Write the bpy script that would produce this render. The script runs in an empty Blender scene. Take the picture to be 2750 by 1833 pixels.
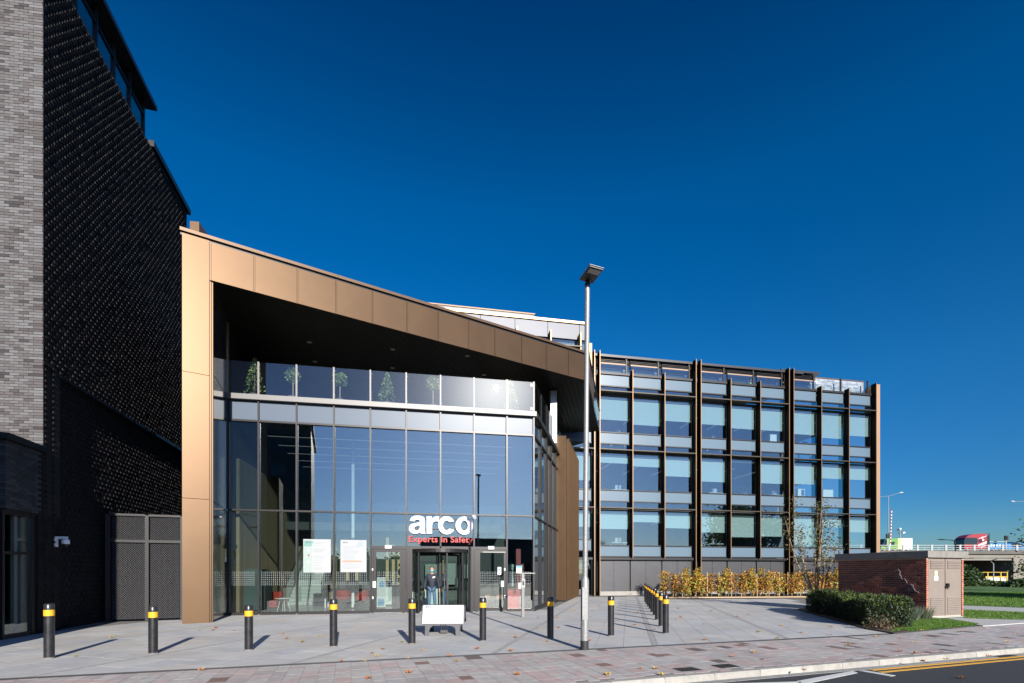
import bpy, bmesh, math, random
from mathutils import Vector, Matrix, noise
random.seed(7)
S = bpy.context.scene
COL = S.collection
R = math.radians
# ------------------------------------------------------------------ camera
F, CX, HY, CZ = 1300.0, 1375.0, 1537.0, 1.58        # focal length / principal column / horizon row (photo pixels), eye height
cd = bpy.data.cameras.new('camera'); cam = bpy.data.objects.new('camera', cd); COL.objects.link(cam)
cam.location = (0, 0, CZ); cam.rotation_euler = (R(90), 0, 0)
cd.sensor_width = 36; cd.lens = F/2750*36; cd.shift_y = (HY-916.5)/2750; cd.clip_start = .1; cd.clip_end = 3000
S.camera = cam
# ------------------------------------------------------------------ light
SUNSKY = (.95, 1.28, 1.84)
SUN_AZ, SUN_EL = 18.8, 20.8                           # sun behind the camera, to the right
w = bpy.data.worlds.new('World'); S.world = w; w.use_nodes = True
nt = w.node_tree; nt.nodes.clear()
sky = nt.nodes.new('ShaderNodeTexSky'); sky.sky_type = 'NISHITA'; sky.sun_disc = False
sky.sun_elevation = R(SUN_EL); sky.sun_rotation = R(180-SUN_AZ); sky.altitude = 0; sky.air_density = 1.0; sky.dust_density = .35; sky.ozone_density = 4.0
hs = nt.nodes.new('ShaderNodeHueSaturation'); hs.inputs['Saturation'].default_value = 1.22; hs.inputs['Hue'].default_value = .497
gm = nt.nodes.new('ShaderNodeGamma'); gm.inputs['Gamma'].default_value = 1.25
bg = nt.nodes.new('ShaderNodeBackground'); bg.inputs['Strength'].default_value = .052
wo = nt.nodes.new('ShaderNodeOutputWorld')
tcw = nt.nodes.new('ShaderNodeTexCoord'); sxyz = nt.nodes.new('ShaderNodeSeparateXYZ'); rmp = nt.nodes.new('ShaderNodeValToRGB'); mlt = nt.nodes.new('ShaderNodeMix'); mlt.data_type = 'RGBA'; mlt.blend_type = 'MULTIPLY'; mlt.inputs['Factor'].default_value = 1
cr = rmp.color_ramp; stops = [(0, (.44, .56, .74)), (.13, (.36, .61, .78)), (.32, (.7, .95, 1.0)), (.6, (1, 1.08, 1.12)), (.77, (1, .66, .8)), (1, (1, .5, .65))]   # polarised clear sky: darker overhead, less pale at the horizon, the same all round
while len(cr.elements) < len(stops): cr.elements.new(.5)
for e_, (p_, c_) in zip(cr.elements, stops): e_.position = p_; e_.color = (*[v/1.12 for v in c_], 1)
nt.links.new(tcw.outputs['Generated'], sxyz.inputs[0]); nt.links.new(sxyz.outputs['Z'], rmp.inputs[0]); nt.links.new(rmp.outputs[0], mlt.inputs['B'])
nt.links.new(sky.outputs[0], gm.inputs[0]); nt.links.new(gm.outputs[0], hs.inputs['Color']); nt.links.new(hs.outputs[0], mlt.inputs['A'])
dt = nt.nodes.new('ShaderNodeVectorMath'); dt.operation = 'DOT_PRODUCT'; dt.inputs[1].default_value = (math.sin(R(SUN_AZ)), -math.cos(R(SUN_AZ)), .25)   # towards the sun the sky is paler and unpolarised
fr_ = nt.nodes.new('ShaderNodeMapRange'); fr_.interpolation_type = 'SMOOTHSTEP'; fr_.inputs['From Min'].default_value = .12; fr_.inputs['From Max'].default_value = .85
nt.links.new(tcw.outputs['Generated'], dt.inputs[0]); nt.links.new(dt.outputs['Value'], fr_.inputs['Value'])
nat = nt.nodes.new('ShaderNodeMix'); nat.data_type = 'RGBA'; nat.blend_type = 'MULTIPLY'; nat.inputs['Factor'].default_value = 1; nat.inputs['B'].default_value = (SUNSKY[0], SUNSKY[1], SUNSKY[2], 1); nt.links.new(sky.outputs[0], nat.inputs['A'])
mxs = nt.nodes.new('ShaderNodeMix'); mxs.data_type = 'RGBA'; nt.links.new(fr_.outputs[0], mxs.inputs['Factor']); nt.links.new(mlt.outputs['Result'], mxs.inputs['A']); nt.links.new(nat.outputs['Result'], mxs.inputs['B']); nt.links.new(mxs.outputs['Result'], bg.inputs[0]); nt.links.new(bg.outputs[0], wo.inputs[0])
sl = bpy.data.lights.new('sun', 'SUN'); so = bpy.data.objects.new('sun', sl); COL.objects.link(so)
sl.energy = 5.0; sl.angle = R(.53); sl.color = (1, .945, .87)
sdir = Vector((math.sin(R(SUN_AZ))*math.cos(R(SUN_EL)), -math.cos(R(SUN_AZ))*math.cos(R(SUN_EL)), math.sin(R(SUN_EL))))
so.rotation_euler = sdir.to_track_quat('Z', 'Y').to_euler()
S.view_settings.view_transform = 'Standard'; S.view_settings.look = 'None'; S.view_settings.exposure = .85; S.view_settings.gamma = 1
S.cycles.max_bounces = 8; S.cycles.transparent_max_bounces = 24; S.cycles.sample_clamp_indirect = 4; S.cycles.caustics_reflective = False; S.cycles.caustics_refractive = False

# ------------------------------------------------------------------ helpers
def G(px, py, z=0.0):                                 # where a line of sight meets level z
    D = (CZ-z)*F/(py-HY); return Vector(((px-CX)/F*D, D, z))
def P(px, py, D): return Vector(((px-CX)/F*D, D, CZ+(HY-py)/F*D))
def Z(py, D): return CZ+(HY-py)/F*D
class Fr:                                             # plan frame: u along a wall, v out of it (towards the street), z up
    def __init__(s, o, ang):
        s.o = Vector((o[0], o[1])); s.a = ang; s.u = Vector((math.cos(ang), math.sin(ang))); s.n = Vector((math.sin(ang), -math.cos(ang)))
    def pt(s, u, v, z): p = s.o+s.u*u+s.n*v; return Vector((p.x, p.y, z))
    def at(s, px, v=0.0):                             # u where a column of the photo meets the plane v
        k = (px-CX)/F; b = s.o+s.n*v
        return (k*b.y-b.x)/(s.u.x-k*s.u.y)
    def D(s, u, v=0.0): return (s.o+s.u*u+s.n*v).y
    def z(s, px, py, v=0.0): return Z(py, s.D(s.at(px, v), v))
def frame2(a, b): return Fr(a, math.atan2(b[1]-a[1], b[0]-a[0]))

class MB:
    def __init__(s): s.v = []; s.f = []; s.m = []
    def add(s, vs, fs, mi=0):
        b = len(s.v); s.v += [tuple(x) for x in vs]; s.f += [tuple(i+b for i in f) for f in fs]; s.m += [mi]*len(fs); return s
    def quad(s, a, b, c, d, mi=0): return s.add([a, b, c, d], [(0, 1, 2, 3)], mi)
    def hexa(s, c, mi=0):                             # 8 corners: bottom ring 0-3 (ccw from above), top ring 4-7
        return s.add(c, [(3, 2, 1, 0), (4, 5, 6, 7), (0, 1, 5, 4), (1, 2, 6, 5), (2, 3, 7, 6), (3, 0, 4, 7)], mi)
    def box(s, x0, x1, y0, y1, z0, z1, mi=0):
        return s.hexa([(x0, y0, z0), (x1, y0, z0), (x1, y1, z0), (x0, y1, z0), (x0, y0, z1), (x1, y0, z1), (x1, y1, z1), (x0, y1, z1)], mi)
    def fbox(s, fr, u0, u1, v0, v1, z0, z1, mi=0):
        if v0 > v1: v0, v1 = v1, v0
        q = [(u0, v1), (u1, v1), (u1, v0), (u0, v0)]
        return s.hexa([fr.pt(u, v, z0) for u, v in q]+[fr.pt(u, v, z1) for u, v in q], mi)
    def tbox(s, fr, u0, u1, v0, va, vb, z0, z1, mi=0): # a panel whose face is not quite parallel to the wall
        return s.hexa([fr.pt(u0, va, z0), fr.pt(u1, vb, z0), fr.pt(u1, v0, z0), fr.pt(u0, v0, z0), fr.pt(u0, va+(vb-va)*.3, z1), fr.pt(u1, vb-(vb-va)*.3, z1), fr.pt(u1, v0, z1), fr.pt(u0, v0, z1)], mi)
    def prism(s, poly, z0, z1, mi=0):                 # poly ccw in plan
        n = len(poly); z0f = z0 if callable(z0) else (lambda p: z0); z1f = z1 if callable(z1) else (lambda p: z1)
        vs = [(p[0], p[1], z0f(p)) for p in poly]+[(p[0], p[1], z1f(p)) for p in poly]
        return s.add(vs, [tuple(range(n-1, -1, -1)), tuple(range(n, 2*n))]+[(i, (i+1) % n, n+(i+1) % n, n+i) for i in range(n)], mi)
    def tube(s, pts, r, n=8, cap=True, mi=0):
        pts = [Vector(p) for p in pts]; rs = r if isinstance(r, (list, tuple)) else [r]*len(pts); vs = []; fs = []
        for i, p in enumerate(pts):
            t = (pts[min(i+1, len(pts)-1)]-pts[max(i-1, 0)])
            if t.length < 1e-9: t = Vector((0, 0, 1))
            t.normalize(); a = t.cross(Vector((0, 0, 1)) if abs(t.z) < .95 else Vector((1, 0, 0))).normalized(); b = t.cross(a)
            for k in range(n):
                q = 2*math.pi*k/n; vs.append(p+(a*math.cos(q)+b*math.sin(q))*rs[i])
        for i in range(len(pts)-1):
            for k in range(n): fs.append((i*n+k, i*n+(k+1) % n, (i+1)*n+(k+1) % n, (i+1)*n+k))
        if cap: fs += [tuple(range(n-1, -1, -1)), tuple((len(pts)-1)*n+k for k in range(n))]
        return s.add(vs, fs, mi)
    def lathe(s, c, prof, n=16, mi=0):                # prof [(r, z)]
        vs = []; fs = []
        for r, z in prof:
            for k in range(n):
                q = 2*math.pi*k/n; vs.append((c[0]+r*math.cos(q), c[1]+r*math.sin(q), c[2]+z))
        for i in range(len(prof)-1):
            for k in range(n): fs.append((i*n+k, i*n+(k+1) % n, (i+1)*n+(k+1) % n, (i+1)*n+k))
        fs += [tuple(range(n-1, -1, -1)), tuple((len(prof)-1)*n+k for k in range(n))]
        return s.add(vs, fs, mi)
    def ball(s, c, r, n=8, sz=(1, 1, 1), mi=0):
        pr = [(max(1e-4, math.sin(math.pi*i/n))*r, -math.cos(math.pi*i/n)*r) for i in range(n+1)]; b = len(s.v); s.lathe((0, 0, 0), pr, n+2, mi)
        for i in range(b, len(s.v)): x, y, z = s.v[i]; s.v[i] = (c[0]+x*sz[0], c[1]+y*sz[1], c[2]+z*sz[2])
        return s
    def build(s, name, mats, parent=None, smooth=False, kind=None, loc=None):
        me = bpy.data.meshes.new(name); off = Vector(loc) if loc is not None else None
        me.from_pydata(s.v if off is None else [tuple(Vector(v)-off) for v in s.v], [], s.f)
        ml = mats if isinstance(mats, (list, tuple)) else [mats]
        for m in ml: me.materials.append(m)
        if len(ml) > 1: me.polygons.foreach_set('material_index', s.m)
        if smooth is True: me.polygons.foreach_set('use_smooth', [True]*len(me.polygons))
        elif smooth: me.set_sharp_from_angle(angle=R(smooth))
        me.update()
        return link(name, me, parent, kind, off)
def link(name, me, parent=None, kind=None, loc=None):
    o = bpy.data.objects.new(name, me); COL.objects.link(o)
    if loc is not None: o.location = loc
    if parent is not None: adopt(o, parent)
    if kind: o['kind'] = kind
    return o
def wloc(o):
    v = Vector(o.location)
    return v if o.parent is None else v  # parents never turn before their children are added
def adopt(o, parent):
    o.parent = parent; o.matrix_parent_inverse = Matrix.Translation(-absloc(parent))
def absloc(o):
    return o.matrix_basis.translation.copy()          # every object keeps world placement in its own basis
def tag(o, label=None, cat=None, group=None, kind=None):
    if label: o['label'] = label
    if cat: o['category'] = cat
    if group: o['group'] = group
    if kind: o['kind'] = kind
    return o
def thing(name, label, cat, loc=(0, 0, 0), group=None):
    o = bpy.data.objects.new(name, None); COL.objects.link(o); o.location = loc; o.empty_display_size = .2
    return tag(o, label, cat, group)
def kids(o): return [c for c in bpy.data.objects if c.parent == o]
def copy_tree(o, dloc, label=None):                   # same thing again, moved by dloc, parts and sub-parts included
    ch = {}
    for c in bpy.data.objects:
        if c.parent: ch.setdefault(c.parent.name, []).append(c)
    def rec(x, par):
        c = x.copy(); COL.objects.link(c)
        if par is None: c.location = Vector(x.location)+Vector(dloc)
        else: c.parent = par; c.matrix_parent_inverse = x.matrix_parent_inverse.copy()
        for k in ch.get(x.name, []): rec(k, c)
        return c
    r = rec(o, None)
    if label: r['label'] = label
    return r

# ------------------------------------------------------------------ materials
MATS = {}
def mat(name, col, rough=.6, metal=0.0, var=0.0, scale=8.0, bump=0.0, bscale=40.0, spec=.5, coat=0.0, emit=None, stain=0.0):
    if name in MATS: return MATS[name]
    m = bpy.data.materials.new(name); m.use_nodes = True; t = m.node_tree; b = t.nodes['Principled BSDF']
    b.inputs['Base Color'].default_value = (*col, 1); b.inputs['Roughness'].default_value = rough; b.inputs['Metallic'].default_value = metal
    b.inputs['Specular IOR Level'].default_value = spec; b.inputs['Coat Weight'].default_value = coat
    if emit: b.inputs['Emission Color'].default_value = (*emit[:3], 1); b.inputs['Emission Strength'].default_value = emit[3]
    if var or bump:
        tc = t.nodes.new('ShaderNodeTexCoord'); ge = t.nodes.new('ShaderNodeNewGeometry')
    if var:
        n = t.nodes.new('ShaderNodeTexNoise'); n.inputs['Scale'].default_value = scale; n.inputs['Detail'].default_value = 8; n.inputs['Roughness'].default_value = .65
        t.links.new(ge.outputs['Position'], n.inputs['Vector'])
        r = t.nodes.new('ShaderNodeMapRange'); r.inputs['From Min'].default_value = .25; r.inputs['From Max'].default_value = .75
        r.inputs['To Min'].default_value = 1-var; r.inputs['To Max'].default_value = 1+var
        t.links.new(n.outputs['Fac'], r.inputs['Value'])
        x = t.nodes.new('ShaderNodeMix'); x.data_type = 'RGBA'; x.blend_type = 'MULTIPLY'; x.inputs['Factor'].default_value = 1
        x.inputs['A'].default_value = (*col, 1); t.links.new(r.outputs[0], x.inputs['B']); t.links.new(x.outputs['Result'], b.inputs['Base Color'])
        r2 = t.nodes.new('ShaderNodeMapRange'); r2.inputs['To Min'].default_value = max(.02, rough-.12*min(1, var*3)); r2.inputs['To Max'].default_value = min(1, rough+.12*min(1, var*3))
        t.links.new(n.outputs['Fac'], r2.inputs['Value']); t.links.new(r2.outputs[0], b.inputs['Roughness'])
    if stain:                                          # grime: broad patches and small spots
        src_ = b.inputs['Base Color'].links[0].from_socket
        for sc_, lo, hi, k in ((.55, .42, .62, stain), (3.1, .60, .72, stain*.9), (16, .68, .74, stain*1.2)):
            n3 = t.nodes.new('ShaderNodeTexNoise'); n3.inputs['Scale'].default_value = sc_; n3.inputs['Detail'].default_value = 5; t.links.new(ge.outputs['Position'], n3.inputs['Vector'])
            r3 = t.nodes.new('ShaderNodeMapRange'); r3.inputs['From Min'].default_value = lo; r3.inputs['From Max'].default_value = hi; r3.inputs['To Min'].default_value = 1; r3.inputs['To Max'].default_value = 1-k; t.links.new(n3.outputs['Fac'], r3.inputs['Value'])
            x3 = t.nodes.new('ShaderNodeMix'); x3.data_type = 'RGBA'; x3.blend_type = 'MULTIPLY'; x3.inputs['Factor'].default_value = 1; t.links.new(src_, x3.inputs['A']); t.links.new(r3.outputs[0], x3.inputs['B']); src_ = x3.outputs['Result']
        t.links.new(src_, b.inputs['Base Color'])
    if bump:
        n2 = t.nodes.new('ShaderNodeTexNoise'); n2.inputs['Scale'].default_value = bscale; n2.inputs['Detail'].default_value = 6
        t.links.new(ge.outputs['Position'], n2.inputs['Vector'])
        bp = t.nodes.new('ShaderNodeBump'); bp.inputs['Strength'].default_value = bump; bp.inputs['Distance'].default_value = .02
        t.links.new(n2.outputs['Fac'], bp.inputs['Height']); t.links.new(bp.outputs[0], b.inputs['Normal'])
    MATS[name] = m; return m
def glass(name, f0=.12, tint=(.8, .9, .88), rough=.0, refl=(1, 1, 1), wav=0.0, film=0.0):
    if name in MATS: return MATS[name]
    m = bpy.data.materials.new(name); m.use_nodes = True; t = m.node_tree; t.nodes.clear()
    o = t.nodes.new('ShaderNodeOutputMaterial'); mx = t.nodes.new('ShaderNodeMixShader'); tr = t.nodes.new('ShaderNodeBsdfTransparent'); gl = t.nodes.new('ShaderNodeBsdfGlossy')
    tr.inputs[0].default_value = (*tint, 1); gl.inputs['Color'].default_value = (*refl, 1); gl.inputs['Roughness'].default_value = rough
    lw = t.nodes.new('ShaderNodeLayerWeight'); lw.inputs[0].default_value = .5
    pw = t.nodes.new('ShaderNodeMath'); pw.operation = 'POWER'; pw.inputs[1].default_value = 4.5; t.links.new(lw.outputs['Facing'], pw.inputs[0])
    mr = t.nodes.new('ShaderNodeMapRange'); mr.inputs['To Min'].default_value = f0; mr.inputs['To Max'].default_value = 1; t.links.new(pw.outputs[0], mr.inputs['Value'])
    t.links.new(mr.outputs[0], mx.inputs[0]); t.links.new(tr.outputs[0], mx.inputs[1]); t.links.new(gl.outputs[0], mx.inputs[2]); t.links.new(mx.outputs[0], o.inputs[0])
    if film:                                           # thin film of dust: a weak broad highlight
        g2 = t.nodes.new('ShaderNodeBsdfGlossy'); g2.inputs['Roughness'].default_value = .25; m2 = t.nodes.new('ShaderNodeMixShader'); m2.inputs[0].default_value = film
        t.links.new(mx.outputs[0], m2.inputs[1]); t.links.new(g2.outputs[0], m2.inputs[2]); t.links.new(m2.outputs[0], o.inputs[0])
    if wav:
        ge = t.nodes.new('ShaderNodeNewGeometry'); n = t.nodes.new('ShaderNodeTexNoise'); n.inputs['Scale'].default_value = .9; n.inputs['Detail'].default_value = 1
        t.links.new(ge.outputs['Position'], n.inputs['Vector']); bp = t.nodes.new('ShaderNodeBump'); bp.inputs['Strength'].default_value = wav; bp.inputs['Distance'].default_value = .02
        t.links.new(n.outputs['Fac'], bp.inputs['Height']); t.links.new(bp.outputs[0], gl.inputs['Normal'])
    MATS[name] = m; return m

M_bronze = mat('bronze_anodised', (.102, .0595, .030), .42, .65, var=.07, scale=1.2, bump=.035, bscale=1.1)
M_bronze_fin = mat('bronze_fin', (.21, .125, .064), .42, .6, var=.06, scale=2)
M_bronze_dark = mat('bronze_cap', (.11, .068, .04), .45, .5, var=.06, scale=2)
M_black = mat('black_metal', (.012, .012, .013), .38, .0, var=.08, scale=3)
M_frame = mat('grey_frame', (.022, .020, .020), .38, .35, var=.05, scale=4)
M_ledge = mat('ledge_metal', (.15, .145, .14), .5, .4, var=.05, scale=3)
M_glass = glass('facade_glass', .19, (.66, .73, .72), 0, (.95, .96, .95), .025)
M_glass_low = glass('ground_glass', .14, (.80, .86, .845), 0, (.95, .96, .95), .025)
M_glass_side = glass('side_glass', .17, (.62, .68, .68), 0, (.92, .97, 1), .01)
M_glass_far = glass('office_glass', .16, (.76, .84, .85), 0, (.95, .93, .90), .03)
M_glass_bal = glass('balustrade_glass', .055, (.90, .93, .93), 0, (1, 1, 1), film=.003)
M_glass_clear = glass('clear_glass', .06, (.78, .84, .82))
M_spandrel = mat('spandrel_panel', (.095, .12, .155), .36, .0, var=.03, scale=1, spec=.22)
M_spandrel_far = mat('office_spandrel', (.095, .14, .18), .3, 0, spec=.45)
M_white = mat('white_paint', (.78, .78, .77), .5, var=.03, scale=4)
M_paper = mat('paper', (.52, .54, .55), .6)
M_steel = mat('brushed_steel', (.15, .145, .14), .45, .6, var=.06, scale=12)
M_galv = mat('galvanised_steel', (.24, .24, .238), .5, .35, var=.25, scale=22, bump=.1, bscale=60)
M_red = mat('red_fabric', (.34, .022, .012), .7, var=.08, scale=12)
M_timber = mat('pale_timber', (.50, .36, .20), .6, var=.14, scale=9)
M_concrete = mat('concrete', (.27, .25, .225), .8, var=.12, scale=3, bump=.15)
M_soil = mat('soil', (.045, .03, .02), .95, var=.4, scale=25, bump=.6, bscale=40)
M_asph = mat('asphalt', (.028, .029, .033), .82, var=.28, scale=45, bump=.45, bscale=160)
M_yellow = mat('yellow_paint', (.62, .33, .03), .55, var=.1, scale=15)
M_rwhite = mat('road_white', (.55, .55, .53), .6, var=.14, scale=18)
# ================================================================== SETTING: ground
K0, K1 = G(0, 1824), G(2404, 1701)                    # drain line between plaza and footway
KD = (K1-K0).normalized(); KN = Vector((-KD.y, KD.x, 0))          # KN points towards the plaza
K2 = G(2750, 1670); KD2 = (K2-K1).normalized(); KN2 = Vector((-KD2.y, KD2.x, 0))
KB0 = G(1750, 1823); KERB = frame2((KB0.x, KB0.y), (G(2750, 1740).x, G(2750, 1740).y))   # kerb edge, n towards the road
def clip(poly, o, n):                                 # keep the side n points to
    out = []
    for i in range(len(poly)):
        a, b = poly[i], poly[(i+1) % len(poly)]; da = (a-o).dot(n); db = (b-o).dot(n)
        if da >= 0: out.append(a)
        if da*db < 0: out.append(a+(b-a)*(da/(da-db)))
    return out
def area(p): return .5*sum(p[i].x*p[(i+1) % len(p)].y-p[(i+1) % len(p)].x*p[i].y for i in range(len(p)))
def in_frame(p): return p[1] > 2 and abs(p[0])/p[1] < 1.08 and (CZ-p[2])*F/p[1] < 310
gm_ = mat('far_ground', (.06, .062, .05), .9, var=.3, scale=.3)
MB().quad((-900, -900, -.16), (900, -900, -.16), (900, 1500, -.16), (-900, 1500, -.16)).build('ground', gm_, kind='structure')
# ---- plaza: bedding sheet and stone slabs
M_joint = mat('joint_sand', (.15, .142, .135), .95, var=.2, scale=40)
pl_poly = [K0-KD*14-KN*0, K0-KD*0, K1, Vector((11.6, 13.6, 0)), Vector((13.6, 20, 0)), Vector((19, 29.5, 0)), Vector((28, 31.5, 0)), Vector((28, 38, 0)), Vector((-22, 30, 0))]
plaza = MB().prism([(p.x, p.y) for p in pl_poly], -.12, -.0035).build('plaza', M_joint, kind='structure')
slab_m = [mat('slab_%s' % n, c, .74, var=.10, scale=2.6, bump=.12, bscale=70, stain=.13) for n, c in
          (('buff', (.42, .405, .38)), ('grey', (.41, .408, .40)), ('pale', (.45, .44, .42)), ('cool', (.395, .40, .405)), ('warm', (.435, .41, .38)))]
band_m = mat('slab_band', (.30, .295, .29), .75, var=.15, scale=8)
AD = Vector((.2317, .9728, 0)); BD = Vector((.9728, -.2317, 0))
slabs = []
def inside_bed(c): return c.x > 9.4 and (c-Vector((9.6, 12.9, 0))).dot(Vector((.93, -.37, 0))) > .5
bpos = -15.0; ci = 0
while bpos < 27:
    wd = .13 if ci % 6 == 5 else .6
    apos = -6+random.random()
    while apos < 36:
        L = random.choice((.6, .75, .9, 1.05)) if wd > .2 else .45
        poly = [AD*(apos+.004)+BD*(bpos+.004), AD*(apos+.004)+BD*(bpos+wd-.004), AD*(apos+L-.004)+BD*(bpos+wd-.004), AD*(apos+L-.004)+BD*(bpos+.004)]
        c = sum(poly, Vector())/4; apos += L
        if c.y < 4 or c.y > 34 or abs(c.x)/c.y > 1.3: continue
        if c.y > 31.5+.19*(c.x-6) or (c.y > 18.3+.182*(c.x+10.4) and c.x < 1.2) or (c.x < 1.2+(c.y-19.9)*.245 and c.y > 20.3): continue
        if inside_bed(c) or c.x < -13.4-.26*(c.y-15.3) and c.y > 15: continue
        if c.x > 9.9 and c.y > 29.3: continue
        poly = clip(poly, K0+KN*.075, KN)
        if len(poly) < 3 or area(poly) < .004: continue
        slabs.append((c.y, poly, wd < .2))
    bpos += wd; ci += 1
slabs.sort(key=lambda t: (not in_frame(sum(t[1], Vector())/len(t[1])), t[0]))
rest = MB()
for i, (d, poly, band) in enumerate(slabs):
    z = random.uniform(-.0005, .0005); mi = 5 if band else random.choices(range(5), (3, 4, 2, 3, 1))[0]
    if i < 300:
        MB().prism([(p.x, p.y) for p in poly], -.03, z).build('paving_slab', band_m if band else slab_m[mi], plaza)
    else: rest.prism([(p.x, p.y) for p in poly], -.03, z, mi)
rest.build('paving_slabs', slab_m+[band_m], plaza, kind='stuff')
# ---- slot drain between plaza and footway
dr = MB(); gr = MB()
L = (K1-K0).length
dr.prism([(p.x, p.y) for p in (K0-KD*6-KN*.07, K1-KN*.07, K1+KN*.07, K0-KD*6+KN*.07)], -.1, -.02)
drain = dr.build('slot_drain', mat('drain_iron', (.022, .022, .024), .6)); tag(drain, 'dark cast iron slot drain running along the edge of the paved plaza', 'drain')
t = -2.0
for a, b in ((-.068, -.045), (.045, .068)):
    gr.prism([(p.x, p.y) for p in (K0-KD*6+KN*a, K1+KN*a, K1+KN*b, K0-KD*6+KN*b)], -.02, .002)
while t < L:
    a = K0+KD*t; gr.prism([(p.x, p.y) for p in (a-KN*.044, a+KD*.022-KN*.044, a+KD*.04+KN*.044, a+KD*.018+KN*.044)], -.02, -.001); t += .05
gr.build('grating', mat('drain_grate', (.05, .05, .052), .5, .3), drain)
e = MB(); e.prism([(p.x, p.y) for p in (K1-KN2*.03, K2+KD2*3-KN2*.03, K2+KD2*3+KN2*.03, K1+KN2*.03)], -.1, .012); e.build('edging_strip', mat('edging', (.05, .05, .05), .8), kind='structure')
# ---- footway: setts
fw = MB(); ke = [KERB.pt(-16, -.13, 0), KERB.pt(30, -.13, 0)]
fw.prism([(p.x, p.y) for p in (ke[0], ke[1], K2+KD2*8, K2, K1, K0-KD*9)], -.12, -.0035)
footway = fw.build('footway', mat('sett_joint', (.20, .185, .175), .95, var=.2, scale=40), kind='structure')
sett_c = [('rose', (.40, .335, .315)), ('grey', (.39, .37, .355)), ('pink', (.42, .325, .305)), ('buff', (.40, .375, .35)), ('mauve', (.35, .31, .30)), ('brown', (.20, .125, .105)), ('dark', (.13, .10, .09))]
sett_m = [mat('sett_'+n, c, .72, var=.17, scale=7, bump=.2, bscale=80, stain=.14) for n, c in sett_c]
setts = []; u = -13.0
while u < 17:
    wd = random.choice((.19, .24, .24, .29)); v = -.145-random.random()*.15
    while v > -6.2:
        L = random.choice((.22, .28, .34, .4))
        q = [(u+.003, v-.003), (u+wd-.003, v-.003), (u+wd-.003, v-L+.003), (u+.003, v-L+.003)]
        poly = [KERB.pt(a, b, 0) for a, b in q]; poly = [Vector((p.x, p.y, 0)) for p in poly]; c = sum(poly, Vector())/4; v -= L
        poly = clip(poly, K0-KN*.075, -KN) if c.x < K1.x else clip(poly, K1-KN2*.035, -KN2)
        if len(poly) < 3 or area(poly) < .003 or c.y < 3.4 or abs(c.x)/c.y > 1.25: continue
        setts.append((c.y, poly))
    u += wd
setts.sort(key=lambda t: (not in_frame(sum(t[1], Vector())/len(t[1])), t[0]))
rest = MB(); seen = 0
for i, (d, poly) in enumerate(setts):
    c = sum(poly, Vector())/len(poly); z = random.uniform(-.0007, .0007)
    mi = random.choices(range(7), (22, 30, 12, 24, 12, 4 if c.x > -1 else 2.4, 2 if c.x > 0 else .4))[0]
    if i < 300: MB().prism([(p.x, p.y) for p in poly], -.03, z).build('sett', sett_m[mi], footway)
    else: rest.prism([(p.x, p.y) for p in poly], -.03, z, mi)
rest.build('setts', sett_m, footway, kind='stuff')
# ---- kerb, gutter, road
kerb = MB().fbox(KERB, -16, 30, -.125, 0, -.2, -.03).build('kerb', M_concrete, kind='structure')
km = [mat('kerb_%d' % i, c, .75, var=.22, scale=6, bump=.2, bscale=50) for i, c in enumerate(((.30, .285, .255), (.275, .26, .235), (.32, .305, .275)))]
u = -8.0; i = 0
while u < 20:
    b = MB(); q0, q1 = u+.004, u+.911
    pr = [(-.128, -.03), (.002, -.03), (.002, -.012-.001), (-.012, .002), (-.128, .002)]
    pr = [(-.128, -.15), (.006, -.15), (.004, -.018), (-.014, .003), (-.128, .003)]
    n = len(pr); b.add([KERB.pt(q0, v, z) for v, z in pr]+[KERB.pt(q1, v, z) for v, z in pr], [tuple(range(n)), tuple(range(2*n-1, n-1, -1))]+[(k, n+k, n+(k+1) % n, (k+1) % n) for k in range(n)])
    b.build('kerbstone', km[i % 3], kerb); u += .915; i += 1
road = MB().prism([tuple(KERB.pt(a, b, 0).xy) for a, b in ((-40, 0), (-40, 22), (90, 22), (90, 0))][::1], -.2, -.104).build('road', M_asph, kind='structure')
gut = MB()
u = -8.0
gc = MB()
for k in range(60):
    gc.fbox(KERB, u+.003, u+.447, .008, .155, -.15, -.0985+random.uniform(-.001, .001)); u += .45
gc.build('gutter_channel', mat('gutter_stone', (.23, .228, .22), .8, var=.18, scale=10), kind='structure')
def rq(pts, z=-.099): # road marking through photo pixels
    return [tuple(G(x, y, z).xy) for x, y in pts]
def marking(name, pts, m, z0=-.106, z1=-.0995):
    p = rq(pts, z1); 
    if area([Vector((a, b, 0)) for a, b in p]) < 0: p = p[::-1]
    return MB().prism(p, z0, z1).build(name, m, road)
for v0, uu0, uu1 in ((.185, KERB.at(2336, .2), 24), (.36, KERB.at(2362, .4), 24)):
    MB().fbox(KERB, uu0, uu1, v0, v0+.075, -.106, -.1).build('yellow_line', M_yellow, road)
marking('white_line', [(2290, 1801), (2303, 1806), (2160, 1836), (2140, 1828)], M_rwhite)
marking('white_line', [(2305, 1800), (2326, 1800), (2405, 1813), (2392, 1815.5)], M_rwhite)
marking('white_line', [(2155, 1829), (2135, 1833), (1890, 1843), (1940, 1835)], M_rwhite)
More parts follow.
